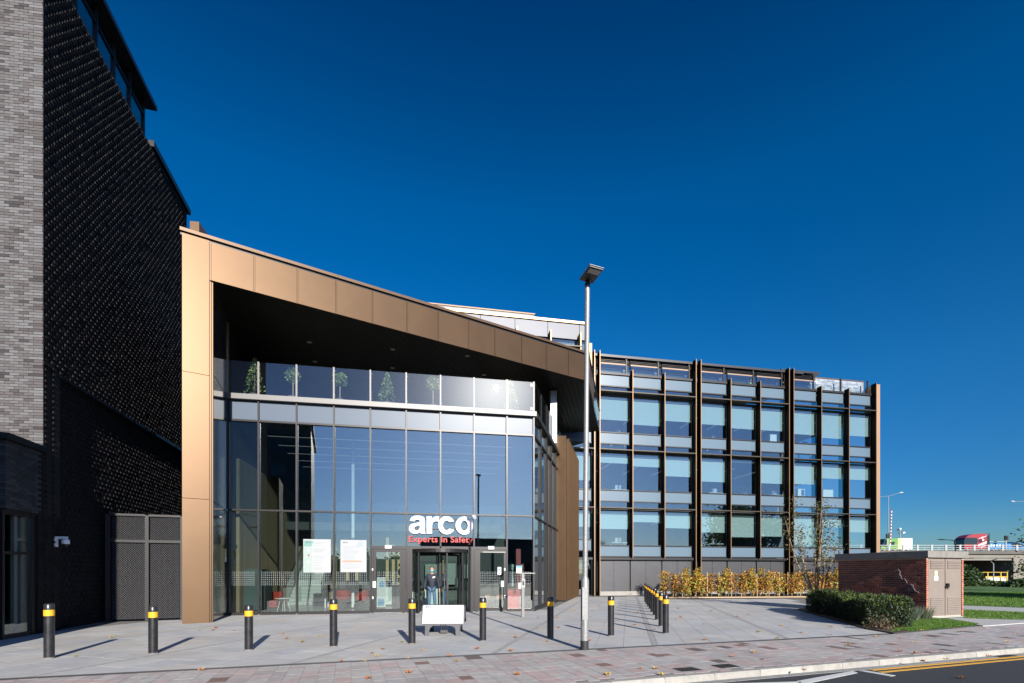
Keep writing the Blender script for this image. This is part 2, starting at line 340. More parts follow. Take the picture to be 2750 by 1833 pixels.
# gully grate
gy = thing('gully_grate', 'black iron gully grate in the gutter where the yellow lines run', 'drain grate', G(2700, 1769, -.1))
gu = KERB.at(2672, .1); b = MB().fbox(KERB, gu, gu+.62, .012, .18, -.14, -.101); b.build('frame', M_black, gy)
b = MB()
for k in range(11): b.fbox(KERB, gu+.03+k*.052, gu+.055+k*.052, .02, .172, -.104, -.094)
b.build('grating', mat('grate_bar', (.05, .05, .05), .5, .5), gy)
for (px, py, lb) in ((1845, 1797, 'black iron inspection cover set in the setts, nearer the kerb'), (1948, 1788, 'dark square inspection cover set in the setts beside a second cover')):
    c = G(px, py); fr = Fr((c.x, c.y), KERB.a); cv = thing('inspection_cover', lb, 'cover', c, 'inspection covers in the footway')
    MB().fbox(fr, -.2, .2, -.13, .13, -.02, .004).build('frame', M_black, cv)
    b = MB(); [b.fbox(fr, -.18+i*.046, -.15+i*.046, -.115+j*.046, -.085+j*.046, .004, .009) for i in range(8) for j in range(5)]
    b.build('tread_pattern', mat('cover_iron', (.035, .033, .03), .55, .4), cv)
# ---- lawn, path, planting beds
M_lawn = mat('lawn', (.05, .11, .012), .95, var=.35, scale=2.2, bump=.5, bscale=60)
lawn = MB().prism([tuple(v.xy) for v in (K1+KN2*.03, K2+KN2*.03, K2+KD2*40, Vector((75, 62, 0)), Vector((24, 62, 0)), Vector((24, 30, 0)), Vector((13.4, 20.5, 0)), Vector((11.0, 14.4, 0)))], -.1, .006).build('lawn', M_lawn, kind='structure')
M_path = mat('path_concrete', (.38, .375, .36), .8, var=.12, scale=5)
pth = MB().prism([tuple(v.xy) for v in (G(2586, 1658), G(2540, 1666), G(2610, 1672), G(2700, 1679), G(2750, 1672), G(2900, 1650), G(2950, 1640), G(2750, 1664))][::-1], -.1, .02)
pp = [G(2545, 1662), G(2640, 1682), G(2760, 1673), G(2960, 1655), G(2760, 1662), G(2590, 1659)]
MB().prism([tuple(v.xy) for v in pp], -.1, .022).build('path', M_path, kind='structure')
pp = [G(2500, 1626), G(2590, 1637), G(2750, 1644), G(3000, 1650), G(3000, 1639), G(2750, 1633), G(2590, 1626.5)]
MB().prism([tuple(v.xy) for v in pp], -.1, .018).build('path', M_path, kind='structure')
bed = [G(2140, 1637), G(2250, 1668), G(2330, 1690), G(2400, 1702), G(2440, 1697), G(2430, 1672), G(2480, 1650), G(2300, 1618), G(2240, 1612)]
MB().prism([tuple(v.xy) for v in bed], -.1, lambda p: .03).build('planting_bed', M_soil, kind='structure')
MB().prism([tuple(v.xy) for v in (G(1772, 1609), G(2170, 1606.5), G(2262, 1606), G(2300, 1594), G(1782, 1597))], -.1, .05).build('planting_bed', M_soil, kind='structure')
# ================================================================== LEFT BRICK BUILDING
Q = Vector((-12.94, 15.33)); WD = Vector((-.2588, .9659)); WN = Vector((.9659, .2588))       # black wall: foot at the gate, direction away, outward
BW = Fr((-12.94, 15.33), math.atan2(.9659, -.2588))   # u away from the camera, n = (sin, -cos) = outward (right)
uc = -2.83; C0 = BW.pt(uc, 0, 0)
FWALL = Fr((C0.x, C0.y), R(7.2))                      # pale wall, u<0 to the left
M_bk = mat('black_brick', (.019, .0175, .018), .75, var=.5, scale=4, bump=.3, bscale=25, spec=.04)
M_bk2 = mat('black_brick_header', (.026, .0245, .025), .8, var=.75, scale=5, spec=.02)
M_mort = mat('dark_mortar', (.006, .006, .006), .9)
M_mort2 = mat('pale_mortar', (.064, .059, .059), .9, var=.1, scale=20)
bb = thing('brick_building', 'tall office block of black and pale grey brick at the left edge', 'building', (C0.x, C0.y, 0))
H_EAVE, H_BAND, H_ANX = 17.9, 7.02, 4.85
# solid core (pale wall backing, black wall backing)
def solid(name, m, poly, z0, z1, par=bb): return MB().prism(poly, z0, z1).build(name, m, par)
def pl(fr, u, v): return tuple(fr.pt(u, v, 0).xy)
far_u = 6.7
core = [pl(BW, uc, -.02), pl(BW, far_u, -.02), pl(BW, far_u, -14), pl(BW, uc, -13.0), pl(FWALL, -14, -.03)]
A = [pl(FWALL, -9, -.03), pl(FWALL, -.03, -.03), pl(BW, far_u, -.03), pl(BW, far_u, -12)]
solid('upper_wall', M_mort, A, H_BAND, H_EAVE)
A2 = [pl(FWALL, -9, -.04), pl(FWALL, -.04, -.04), pl(BW, uc+.75, -.03), pl(BW, uc+.75, -.17), pl(BW, far_u, -.17), pl(BW, far_u, -12)]
solid('lower_wall', M_mort, A2, -.1, H_BAND-.002)
MB().fbox(BW, uc+.75, far_u, -.165, .0, H_BAND-.09, H_BAND-.004).build('recess_shade_strip', M_black, bb)  # black strip painting the shadow at the top of the recess
MB().fbox(FWALL, -9, -.02, -.029, -.012, H_ANX, 20).build('mortar_bed', M_mort2, bb)
# pale bricks, one by one
pal = [mat('pale_brick_%d' % i, c, .75, var=.13, scale=14, bump=.25, bscale=70) for i, c in enumerate(((.090, .081, .080), (.108, .103, .104), (.078, .069, .069), (.126, .122, .124), (.058, .049, .048), (.033, .029, .030)))]
rows = []
z = H_ANX+.02; r = 0
while z < 21:
    u = -.0-(.11 if r % 2 else 0); first = True
    while u > -7:
        L = .225 if not (first and r % 2) else .225
        x1 = u if not first else -.0
        x0 = u-.215
        p = FWALL.pt((x0+x1)/2, 0, z)
        if p.x/p.y > -1.12: rows.append((x0, x1, z, p.y))
        u = x0-.010; first = False
    z += .0725; r += 1
rows.sort(key=lambda t: (t[0]+t[1])/2 < -1.45 or Z(0, 12.6) < t[2])
random.seed(11)
rest = MB(); n = 0
def vis(x, z): p = FWALL.pt(x, 0, z); return p.x/p.y > -1.06 and (CZ-z)*F/p.y > -HY
order = sorted(rows, key=lambda t: (not vis((t[0]+t[1])/2, t[2]), abs(t[2]-9)))
for i, (x0, x1, z, d) in enumerate(order):
    mi = random.choices(range(6), (6, 7, 5, 5, 2.4, 1.1))[0]; pr = random.uniform(-.002, .004)
    if i < 290: MB().fbox(FWALL, x0, x1, -.02, pr, z, z+.0625).build('brick', pal[mi], bb)
    else: rest.fbox(FWALL, x0, x1, -.02, pr, z, z+.0625, mi)
rest.build('bricks', pal, bb, kind='stuff')
# black wall: projecting headers in a stretcher wall
hd = []; st = MB()
z = .05; r = 0
while z < H_EAVE-.06:
    low = z < H_BAND-.12; v0 = -.15 if low else 0
    u = uc+(.82 if low else .0)+(.1125 if r % 2 else 0)
    while u < far_u-.12:
        hd.append((u, v0, z)); u += .225+.0
    # stretcher course: slightly uneven long bricks
    u = uc+(.78 if low else 0)
    while u < far_u:
        L = .215; st.fbox(BW, u, min(u+L, far_u), v0-.018, v0+random.uniform(-.006, .001), z-.0725, z-.010); u += .225
    z += .145; r += 1
z = .05
while z < H_BAND: # corner pier
    hd.append((uc+.08, 0, z)); hd.append((uc+.4, 0, z)); z += .145
st.build('stretcher_bricks', M_bk, bb, kind='stuff')
def pjw(h): p = BW.pt(h[0], 0, h[2]); return p.y
hs_ = sorted(hd, key=lambda h: (abs(h[2]-6.5) > 4.5, h[0]+abs(h[2]-6)*.15))
rest = MB(); hme = None
for i, (u, v0, z) in enumerate(hs_):
    pr = v0+.007+random.random()**1.5*.016 if random.random() > .10 else v0+.001
    if i < 300: MB().fbox(BW, u, u+.1025, v0-.01, pr, z, z+.0625).build('header_brick', M_bk2, bb)
    else: rest.fbox(BW, u, u+.1025, v0-.01, pr, z, z+.0625)
rest.build('header_bricks', M_bk2, bb, kind='stuff')
# end face of the block past the gate, rising behind the canopy
MB().prism([pl(BW, far_u, .0), pl(BW, far_u+.06, .0), pl(BW, far_u+.06, -12), pl(BW, far_u, -12)], 0, H_EAVE).build('end_wall', M_bk, bb)
MB().fbox(BW, 3.3, far_u+.3, -3, .09, H_EAVE, H_EAVE+.22).build('parapet_cap', M_black, bb)
# clerestory storey with overhanging roof
cl_u1 = 3.15
cl = MB()
for k in range(0, 9): u = cl_u1-.04-k*1.05; cl.fbox(BW, u-.03, u+.03, -.26, -.14, H_EAVE, 19.42)
cl.fbox(BW, -6.5, cl_u1, -.25, -.16, H_EAVE, H_EAVE+.06); cl.fbox(BW, -6.5, cl_u1, -.25, -.16, 18.86, 18.93)
win = cl.build('clerestory_window', M_frame, bb)
for k in range(8):
    u = cl_u1-.04-k*1.05
    MB().fbox(BW, u-1.02, u-.03, -.215, -.2, H_EAVE+.06, 18.86).build('pane', M_glass_far, win)
    MB().fbox(BW, u-1.02, u-.03, -.215, -.2, 18.93, 19.42).build('pane', M_glass_far, win)
MB().fbox(BW, -6.5, cl_u1-.1, -.9, -.8, H_EAVE, 18.5).build('blind', mat('clerestory_blind', (.3, .34, .36), .8), win)
MB().fbox(BW, -7, cl_u1+.35, -3, .12, 19.43, 19.60).build('roof_overhang', M_black, bb)
b = MB().fbox(BW, cl_u1, cl_u1+.1, -3, -.3, H_EAVE, 19.43); b.fbox(BW, cl_u1+.1, cl_u1+.3, -.62, -.5, 18.9, 18.97); b.build('clerestory_end', M_frame, bb)
# low rooftop plant beyond the eaves
p0 = Vector(P(519, 600, 24.5)); fr = Fr((p0.x-.17, p0.y), R(8))
b = MB().fbox(fr, 0, .43, -1.0, 0, 15, Z(589, 24.4)); b.build('roof_stack', M_bronze_fin, bb)
b = MB(); a = P(500, 575, 24.9); c = P(552, 640, 25.6)
b.prism([(a.x-1.5, a.y), (c.x, c.y), (c.x-1, c.y+3), (a.x-2.5, a.y+3)], 14, lambda p: 18.9 if p[0] < a.x+.2 else 18.0); b.build('rear_roof', M_black, bb)
# annex with glazed ground floor
AC = BW.pt(-4.12, 0, 0); AF = Fr((AC.x, AC.y), R(27))  # front face: u<0 to the left
anx = [pl(AF, -9, -.03), pl(AF, 0, -.03), pl(BW, uc, -.03), pl(FWALL, -3, -1), pl(AF, -9, -4)]
solid('annex_wall', M_mort, anx, 3.06, H_ANX-.14)
b = MB().prism([pl(AF, -9, .09), (AF.pt(.07, .09, 0)+Vector((.03, .0, 0))).xy[:], pl(BW, uc, .085), pl(BW, uc, -.3), pl(AF, -9, -1)], H_ANX-.14, H_ANX); b.build('annex_coping', M_black, bb)
blk = [mat('slate_brick_%d' % i, c, .5, var=.3, scale=12, bump=.2, bscale=60, spec=.5) for i, c in enumerate(((.035, .038, .045), (.045, .047, .055), (.026, .027, .032), (.018, .018, .02)))]
rest = MB()
z = 3.1; r = 0
while z < H_ANX-.2:
    u = 0
    while u > -4:
        L = .215 if u else (.215 if r % 2 else .1025)
        rest.fbox(AF, u-L, u, -.02, random.uniform(-.002, .003), z, z+.0625, random.randrange(4)); u -= L+.01
    u = -4.12
    while u < uc-.22:
        L = .215 if u > -4.1 else (.1025 if r % 2 else .215)
        rest.fbox(BW, u+.002, u+L, -.02, random.uniform(-.002, .002), z, z+.0625, random.randrange(1, 4)); u += L+.01
    z += .0725; r += 1
rest.build('annex_bricks', blk, bb, kind='stuff')
rest = MB(); z = 3.1
MB().fbox(BW, uc-.17, uc+.74, -.3, -.012, -.05, 3.06).build('pier_wall', M_bk, bb)
aw = MB()
for z0, z1 in ((.0, .1), (2.02, 2.09), (2.97, 3.06)):
    aw.fbox(BW, -4.05, uc-.17, -.16, -.07, z0, z1); aw.fbox(AF, -6, -.06, -.16, -.07, z0, z1)
aw.fbox(BW, uc-.3, uc-.17, -.16, -.05, 0, 3.06); aw.fbox(BW, -4.12, -4.06, -.14, -.06, 0, 3.06)
aw.fbox(AF, -1.1, -1.03, -.16, -.07, 0, 3.06)
shop = aw.build('annex_window', M_black, bb)
for z0, z1 in ((.1, 2.02), (2.09, 2.97)):
    MB().fbox(BW, -4.05, uc-.3, -.12, -.105, z0, z1).build('pane', M_glass_side, shop)
    MB().fbox(AF, -1.03, -.06, -.12, -.105, z0, z1).build('pane', M_glass_side, shop); MB().fbox(AF, -6, -1.1, -.12, -.105, z0, z1).build('pane', M_glass_side, shop)
MB().fbox(BW, -3.62, uc-.32, -.22, -.2, .1, 2.95).build('window_screen', mat('frosted_screen', (.62, .70, .74), .6), shop); MB().fbox(AF, -5.8, -.12, -.22, -.2, .1, 2.95).build('window_screen', mat('frosted_screen', (.62, .70, .74), .6), shop)
MB().prism([pl(AF, -9, -.2), pl(AF, -.3, -.2), pl(BW, uc, -.3), pl(AF, -3, -4), pl(AF, -9, -4)], -.1, .05).build('annex_floor', M_concrete, bb)
MB().prism([pl(AF, -7, -1.6), pl(AF, -.6, -1.6), pl(AF, -.6, -1.7), pl(AF, -7, -1.7)], .05, 3.0).build('inner_wall', mat('inner_pale', (.5, .53, .54), .8), bb)
# wing standing further left along the street (outside the frame, its shade lies on gate and plaza)
wing = [(-9.16, 4.2), (-9.16, 7.0), (-15, 9.9), (-24, 6.0), (-24, 4.2)]
wing = [(-9.75, 4.5), (-9.75, 7.0), (-18, 7.4), (-18, 4.5)]
MB().prism(wing, -.1, 7.15).build('street_wing', M_bk, bb)

# ---- expanded metal gate between brick wall and canopy pier
ga, gb = (Q.x+.05, Q.y+.02), tuple(G(492, 1665).xy)
GF = frame2(ga, gb); GL = (Vector(gb)-Vector(ga)).length
gt = thing('metal_gate', 'dark expanded metal double gate between black brick wall and bronze pier', 'gate', (ga[0], ga[1], 0))
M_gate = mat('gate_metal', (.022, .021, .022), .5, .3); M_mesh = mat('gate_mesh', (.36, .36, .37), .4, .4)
um = GF.at(395)
for u0, u1 in ((.0, .13), (um-.05, um+.05), (GL-.08, GL)): MB().fbox(GF, u0, u1, -.1, .03, 0, 3.44).build('post', M_gate, gt)
for z0, z1 in ((3.40, 3.47), (2.55, 2.64)):
    MB().fbox(GF, .13, um-.05, -.09, .02, z0, z1).build('rail', M_gate, gt); MB().fbox(GF, um+.05, GL-.08, -.09, .02, z0, z1).build('rail', M_gate, gt)
for u0, u1 in ((.13, um-.05), (um+.05, GL-.08)):
    for z0, z1 in ((.06, 2.55), (2.64, 3.40)):
        b = MB(); dz, du = .058, .068; z = z0+.02; r = 0
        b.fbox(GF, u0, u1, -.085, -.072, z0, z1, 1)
        while z < z1-.03:
            u = u0+.02+(du/2 if r % 2 else 0)
            while u < u1-.05:                         # each strand: a lozenge tilted up to the sky
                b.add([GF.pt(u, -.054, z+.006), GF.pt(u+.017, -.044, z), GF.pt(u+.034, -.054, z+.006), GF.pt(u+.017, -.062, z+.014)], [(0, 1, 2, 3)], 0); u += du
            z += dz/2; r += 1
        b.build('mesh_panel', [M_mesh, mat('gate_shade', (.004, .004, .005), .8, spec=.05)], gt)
# ---- camera on the black wall
p = BW.pt(-2.05, .0, 0); p = BW.pt(BW.at(150), -.0, BW.z(150, 1452)); cc = thing('security_camera', 'white dome security camera on a bracket on the black brick wall', 'camera', p)
fr = Fr((p.x, p.y), BW.a)
b = MB().fbox(fr, -.05, .05, -.02, .03, -.10, .12); b.tube([fr.pt(0, .02, .09)+Vector((0, 0, p.z)), fr.pt(0, .2, .09)+Vector((0, 0, p.z))], .025) if 0 else None
b = MB().fbox(fr, -.05, .05, -.02, .03, p.z-.16, p.z+.12); b.fbox(fr, -.035, .035, .03, .26, p.z+.05, p.z+.12); b.build('bracket', M_white, cc)
q = fr.pt(0, .22, p.z-.03); b = MB().lathe(q, [(.05, .08), (.085, .06), (.09, -.02), (.085, -.05)]); b.build('housing', M_white, cc, smooth=50)
MB().ball(q+Vector((0, 0, -.06)), .068, 10).build('dome', mat('smoked_dome', (.02, .02, .025), .08), cc, smooth=True)
# ================================================================== ENTRANCE BUILDING
E = frame2((-10.48, 17.86), (.92, 19.94)); EL = math.hypot(11.4, 2.08)
SD = Vector((.2369, .9715))                            # direction of the return side, away from the street
EC = E.pt(EL, 0, 0)
RS = Fr((EC.x, EC.y), math.atan2(SD.y, SD.x))          # return side: u away, n = to the right (outward)
eb = thing('entrance_building', 'two storey glazed entrance hall under a sloping bronze canopy frame', 'building', (EC.x, EC.y, 0))
Z_T1, Z_T2, Z_L0, Z_L1, Z_BAL = 3.90, 7.22, 7.98, 8.17, 9.40
# ---- floors, core, terrace
Fl = [pl(E, -.3, .0), pl(E, EL, 0), pl(RS, 8, 0), (-1, 31.5), (-14.8, 29)]
fl = MB().prism(Fl, -.1, .03).build('hall_floor', mat('hall_floor', (.16, .17, .165), .25, var=.08, scale=2), eb)
MB().prism([pl(E, .02, -.2), pl(E, EL-.12, -.2), pl(RS, 8, -.2), (-1, 31.5), (-14.0, 29), (-12.4, 23)], 7.3, 7.95).build('terrace_slab', M_black, eb)
MB().prism([pl(E, .02, -.05), pl(E, EL-.1, -.05), pl(RS, 8, -.1), (-1, 31.5), (-14.0, 29), (-12.4, 23)], 7.951, 8.12).build('terrace_deck', M_concrete, eb)
bk0, bk1 = E.pt(.3, -8.6, 0), E.pt(EL+1.6, -8.6, 0)
MB().fbox(E, -1.5, EL+.3, -8.8, -8.6, .03, 7.3).build('back_wall', mat('hall_wall', (.11, .12, .115), .8, var=.05), eb)
# ---- curtain wall
mx = [613, 695, 797, 897, 995, 1091, 1183, 1273, 1361, 1434]
mu = [E.at(x) for x in mx]; mu[0] = .03; mu[-1] = EL-.03
m_door = (4, 5, 7, 8)                                   # bays with doors: 4 left leaf, 5-6 revolving, 7 right leaf
for i, u in enumerate(mu):
    z0 = .06
    if i == 6: z0 = 2.62
    MB().fbox(E, u-.028, u+.028, -.12, .055, z0, 7.95).build('mullion', M_frame, eb)
for z0, z1 in ((Z_T1-.03, Z_T1+.03), (Z_T2-.035, Z_T2+.035)):
    for i in range(9): MB().fbox(E, mu[i]+.028, mu[i+1]-.028, -.12, .045, z0, z1).build('transom', M_frame, eb)
for i in range(9):
    a, b_ = mu[i]+.028, mu[i+1]-.028
    MB().fbox(E, a, b_, -.05, -.034, Z_T2+.035, 7.95).build('spandrel', M_spandrel, eb)
    MB().fbox(E, a, b_, -.05, -.034, Z_T1+.03, Z_T2-.035).build('pane', M_glass, eb)
    if i not in (4, 5, 6, 7): MB().fbox(E, a, b_, -.05, -.034, .1, Z_T1-.03).build('pane', M_glass_low, eb)
    else:
        MB().fbox(E, a, b_, -.12, .045, 2.50, 2.62).build('door_head', M_frame, eb); MB().fbox(E, a, b_, -.05, -.034, 2.62, Z_T1-.03).build('pane', M_glass_low, eb)
for i in (0, 1, 2, 3, 8): MB().fbox(E, mu[i]+(.035 if i else -.05), mu[i+1]-.035+(.065 if i == 8 else 0), -.12, .06, 0, .10).build('sill', M_frame, eb)
# ledge and glass balustrade of the terrace
led = MB().fbox(E, -.02, EL+.06, -.3, .16, Z_L0, Z_L1); led.build('ledge', M_ledge, eb)
MB().fbox(E, .0, EL, -.1, .02, 7.951, Z_L0).build('shadow_gap', M_black, eb)
for i in range(9):
    a, b_ = mu[i]+.02, mu[i+1]-.02
    MB().fbox(E, a, b_, .03, .045, Z_L1-.01, Z_BAL).build('balustrade_panel', M_glass_bal, eb)
for i, u in enumerate(mu[1:]):
    hw = .028 if i not in (7,) else .055
    p = MB().fbox(E, u-hw, u+hw, -.03, .06, Z_L1, Z_BAL+.02).build('balustrade_post', M_ledge, eb)
    for zz in (Z_L1+.12, Z_BAL-.14):
        MB().tube([E.pt(u-.09 if i == 8 else u+.055, .045, zz), E.pt(u-.09 if i == 8 else u+.055, .065, zz)], .02, 10).build('clamp', M_frame, p)
for zz in (Z_L1+.06, Z_BAL-.2):
    MB().fbox(E, EL-.19, EL-.04, .046, .054, zz, zz+.14).build('corner_plate', M_frame, eb)
# ---- return side
ru = [0.03]+[1.45*k for k in range(1, 6)]+[8.0]
for u in ru[1:]: MB().fbox(RS, u-.03, u+.03, -.12, .05, .06, 7.95).build('mullion', M_black, eb)
for z0, z1 in ((Z_T1-.03, Z_T1+.03), (Z_T2-.03, Z_T2+.03)): MB().fbox(RS, .05, 8, -.1, .04, z0, z1).build('transom', M_black, eb)
for i in range(len(ru)-1):
    for z0, z1 in ((.1, Z_T1-.03), (Z_T1+.03, Z_T2-.03), (Z_T2+.03, 7.95)):
        MB().fbox(RS, ru[i]+.035, ru[i+1]-.03, -.05, -.034, z0, z1).build('pane', M_glass_side, eb)
    MB().fbox(RS, ru[i]+.03, ru[i+1]-.03, .03, .045, Z_L1-.01, Z_BAL).build('balustrade_panel', M_glass_bal, eb)
    MB().fbox(RS, ru[i+1]-.03, ru[i+1]+.03, -.03, .05, Z_L1, Z_BAL+.02).build('balustrade_post', M_frame, eb)
MB().fbox(RS, -.06, 8, -.12, .06, 0, .10).build('sill', M_frame, eb)
MB().fbox(RS, .1, 8, -.3, .13, Z_L0, Z_L1).build('ledge', M_frame, eb)
MB().fbox(RS, .1, 8, -.1, .02, 7.951, Z_L0).build('shadow_gap', M_black, eb)
# bronze clad block at the end of the return side
b0 = RS.pt(6.6, 0, 0); zb = 9.0
bp = MB().fbox(RS, 6.6, 12.4, -1.5, .42, .06, zb-.02); bp.build('block_core', M_bronze_dark, eb)
p = MB().fbox(RS, 6.56, 6.598, -.04, .47, .06, zb); p.build('cladding_panel', M_bronze, eb)
for k in range(9):
    u = 6.75+k*.64
    MB().fbox(RS, u, u+.52, .424, .44, .1, zb-.06).build('cladding_panel', M_bronze, eb)
    MB().fbox(RS, u+.53, u+.58, .424, .56, .06, zb+.02).build('cladding_fin', M_bronze, eb)
MB().fbox(RS, 6.6, 12.4, .0, .44, 0, .06).build('plinth', M_black, eb)
# ---- storey above the terrace, set back and dark
MB().fbox(E, -1.5, EL-2.2, -5.2, -5.0, 8.12, 10.75).build('terrace_wall', mat('terrace_wall', (.03, .033, .035), .3), eb)
tw = MB()
for k in range(8): tw.fbox(E, .2+k*1.4, .28+k*1.4, -5.0, -4.93, 8.12, 10.7)
tw.build('terrace_wall_mullion', M_black, eb)
for k in range(7): MB().fbox(E, .28+k*1.4, 1.6+k*1.4, -4.99, -4.975, 8.15, 10.6).build('terrace_window', M_glass_side, eb)
tr = Fr(E.pt(EL-2.2, -5.0, 0).xy, RS.a)
MB().fbox(tr, 0, 8, -.2, 0, 8.12, 10.75).build('terrace_side_wall', M_black, eb)
cp = P(1487, 1100, 24.4); cf = Fr((cp.x, cp.y), E.a)
MB().fbox(cf, -.16, .16, -.3, 0, 8.12, 10.75).build('terrace_column', mat('column_metal', (.2, .2, .215), .4, .5), eb)
# ---- bronze portal: pier and canopy
CA = Vector((-10.14, 14.88)); CF = Fr((CA.x, CA.y), R(31.4)); UB = 16.19
CB = CF.pt(UB, 0, 0); CSd = Fr((CB.x, CB.y), math.atan2(.9715, .2369))
ZS, ZF = 10.80, 12.05
pw_ = CF.at(563)
pier = MB().fbox(CF, .0, pw_, -.9, -.03, 0, ZF); pier.build('pier_core', M_bronze_dark, eb)
for z0, z1 in ((.0, 3.87), (3.885, 7.77), (7.785, ZF-.02)):
    MB().fbox(CF, .0, pw_-.012, -.029, .012, z0, z1).build('pier_panel', M_bronze, eb)
for k in (0, 1): MB().fbox(CF, pw_+.005+k*.05, pw_+.04+k*.05, -.5, -.03-.03*k, 0, ZS).build('pier_edge', M_bronze, eb)
fx = [553, 681, 797, 901, 999, 1092, 1176, 1257, 1328, 1400, 1466, 1526, 1580]
fu = [CF.at(x) for x in fx]; fu[0] = pw_; fu[-1] = UB
random.seed(5)
for i in range(len(fu)-1):
    a, b_ = fu[i]+.046, fu[i+1]-.004
    t = random.uniform(-.006, .006)
    q = MB(); q.tbox(CF, a, b_, -.029, .012+t, .012-t, ZS, ZF-.06); q.build('fascia_panel', M_bronze, eb)
    st_ = MB().fbox(CF, fu[i]+.006, fu[i]+.036, -.029, .024, ZS-.01, ZF-.06).build('fascia_cover_strip', M_bronze, eb)
MB().fbox(CF, pw_, UB, -.4, -.031, ZS+.02, ZF).build('fascia_core', M_black, eb)
MB().fbox(CF, -.05, UB+.06, -.5, -.032, ZF-.06, ZF+.03).build('cap_shadow_gap', M_black, eb)
nc = 7
for i in range(nc):
    a = -.06+(UB+.12)*i/nc; MB().fbox(CF, a, a+(UB+.12)/nc-.006, -.5, .05, ZF+.03, ZF+.13).build('cap_flashing', M_bronze_dark, eb)
# side of the canopy towards the office building
for k in range(7):
    u = .05+k*1.2; MB().fbox(CSd, u, u+1.17, -.03, .012, ZS+.02, ZF-.05).build('side_fascia_panel', M_glass_far if k > 2 else M_bronze_dark, eb)
MB().fbox(CSd, .0, 8.5, -.3, -.031, ZS+.02, ZF+.05).build('side_fascia_core', M_black, eb); MB().fbox(CSd, .0, 8.5, -.3, .05, ZF+.05, ZF+.13).build('side_cap', M_black, eb)
# soffit boards, running back from the fascia
sof = [pl(CF, .3, -.05), pl(CF, UB-.02, -.05), pl(CSd, 8.5, -.05), (-1.5, 33), (-16.5, 31)]
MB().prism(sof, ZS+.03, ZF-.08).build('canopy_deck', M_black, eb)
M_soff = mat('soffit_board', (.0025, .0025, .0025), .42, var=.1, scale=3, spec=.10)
sp = [Vector((x, y, 0)) for x, y in sof]; n_b = 0
bpos = -22.0
while bpos < 2:
    poly = [AD*8+BD*bpos, AD*8+BD*(bpos+.232), AD*42+BD*(bpos+.232), AD*42+BD*bpos]
    poly = [p for p in poly]
    for i in range(len(sp)):
        a, b_ = sp[i], sp[(i+1) % len(sp)]; d = b_-a
        poly = clip(poly, a, Vector((-d.y, d.x, 0)).normalized())
        if len(poly) < 3: break
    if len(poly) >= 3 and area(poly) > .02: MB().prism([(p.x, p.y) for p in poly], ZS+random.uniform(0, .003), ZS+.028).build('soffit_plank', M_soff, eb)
    bpos += .239
for i, (px, py) in enumerate(((831, 918), (846, 970), (1055, 937), (1054, 987), (1255, 955), (1300, 1006))):
    D = (ZS-CZ)*F/(HY-py); c = P(px, py, D)
    o = thing('downlight', ('round downlight in the black soffit, ')+('leftmost and nearer the fascia', 'leftmost and nearer the terrace', 'middle one near the fascia', 'middle one above the terrace trees', 'right one near the bronze fascia', 'right one above the glass balustrade')[i], 'light', c, 'downlights in the canopy soffit')
    MB().lathe((c.x, c.y, ZS), [(.11, .0), (.12, -.012), (.085, -.018), (.085, -.004)], 14).build('rim', M_black, o)
    MB().lathe((c.x, c.y, ZS-.003), [(.0001, 0), (.084, -.003), (.084, 0)], 14).build('lens', mat('light_lens', (.45, .45, .44), .3), o)
# ---- dark side wall between pier and curtain wall
sa = CF.pt(pw_+.1, -.5, 0); SW = frame2((sa.x, sa.y), (E.pt(0, 0, 0).x, E.pt(0, 0, 0).y)); SL = (E.pt(0, 0, 0)-sa).length
M_side = mat('dark_side_panel', (.03, .034, .038), .12, .2, var=.03, scale=1, coat=.5)
for z0, z1 in ((.02, 3.86), (3.89, 8.0), (8.03, ZS)):
    MB().fbox(SW, 0, SL-.03, -.3, 0, z0, z1).build('side_panel', M_side, eb)
MB().prism([pl(SW, SL, 0), pl(SW, SL, -.3), (-13.4, 25), (-13.2, 25)][::-1], 8.03, ZS).build('terrace_end_wall', M_side, eb)
MB().fbox(SW, SL-.12, SL+.05, -.02, .03, 8.03, ZS).build('corner_trim', M_bronze_fin, eb)
p = SW.pt(SW.at(581), .02, SW.z(581, 1388)); o = thing('dome_camera', 'small grey dome camera on the dark wall beside the bronze pier', 'camera', p)
MB().tube([p-Vector((SW.n.x, SW.n.y, 0))*.03, p+Vector((SW.n.x, SW.n.y, 0))*.09], .045, 10).build('mount', M_steel, o); MB().ball(p+Vector((SW.n.x, SW.n.y, 0))*.12, .055, 8).build('dome', M_steel, o, smooth=True)
u = SW.at(607); zz = SW.z(607, 1492); o = thing('warning_notice', 'yellow and white warning notice on the dark wall left of the glass', 'sign', SW.pt(u, .01, zz))
MB().fbox(SW, u-.17, u-.01, .004, .01, zz-.22, zz+.24).build('plate', M_white, o); MB().fbox(SW, u-.165, u-.015, .010, .0125, zz-.06, zz+.235).build('yellow_field', mat('sign_yellow', (.75, .48, .02), .5), o)
MB().fbox(SW, u-.12, u-.06, .0125, .0145, zz+.09, zz+.2).build('pictogram', M_black, o)
for k in range(3): MB().fbox(SW, u-.15, u-.04, .0125, .0145, zz-.02+k*.03, zz-.008+k*.03).build('print_line', M_black, o)
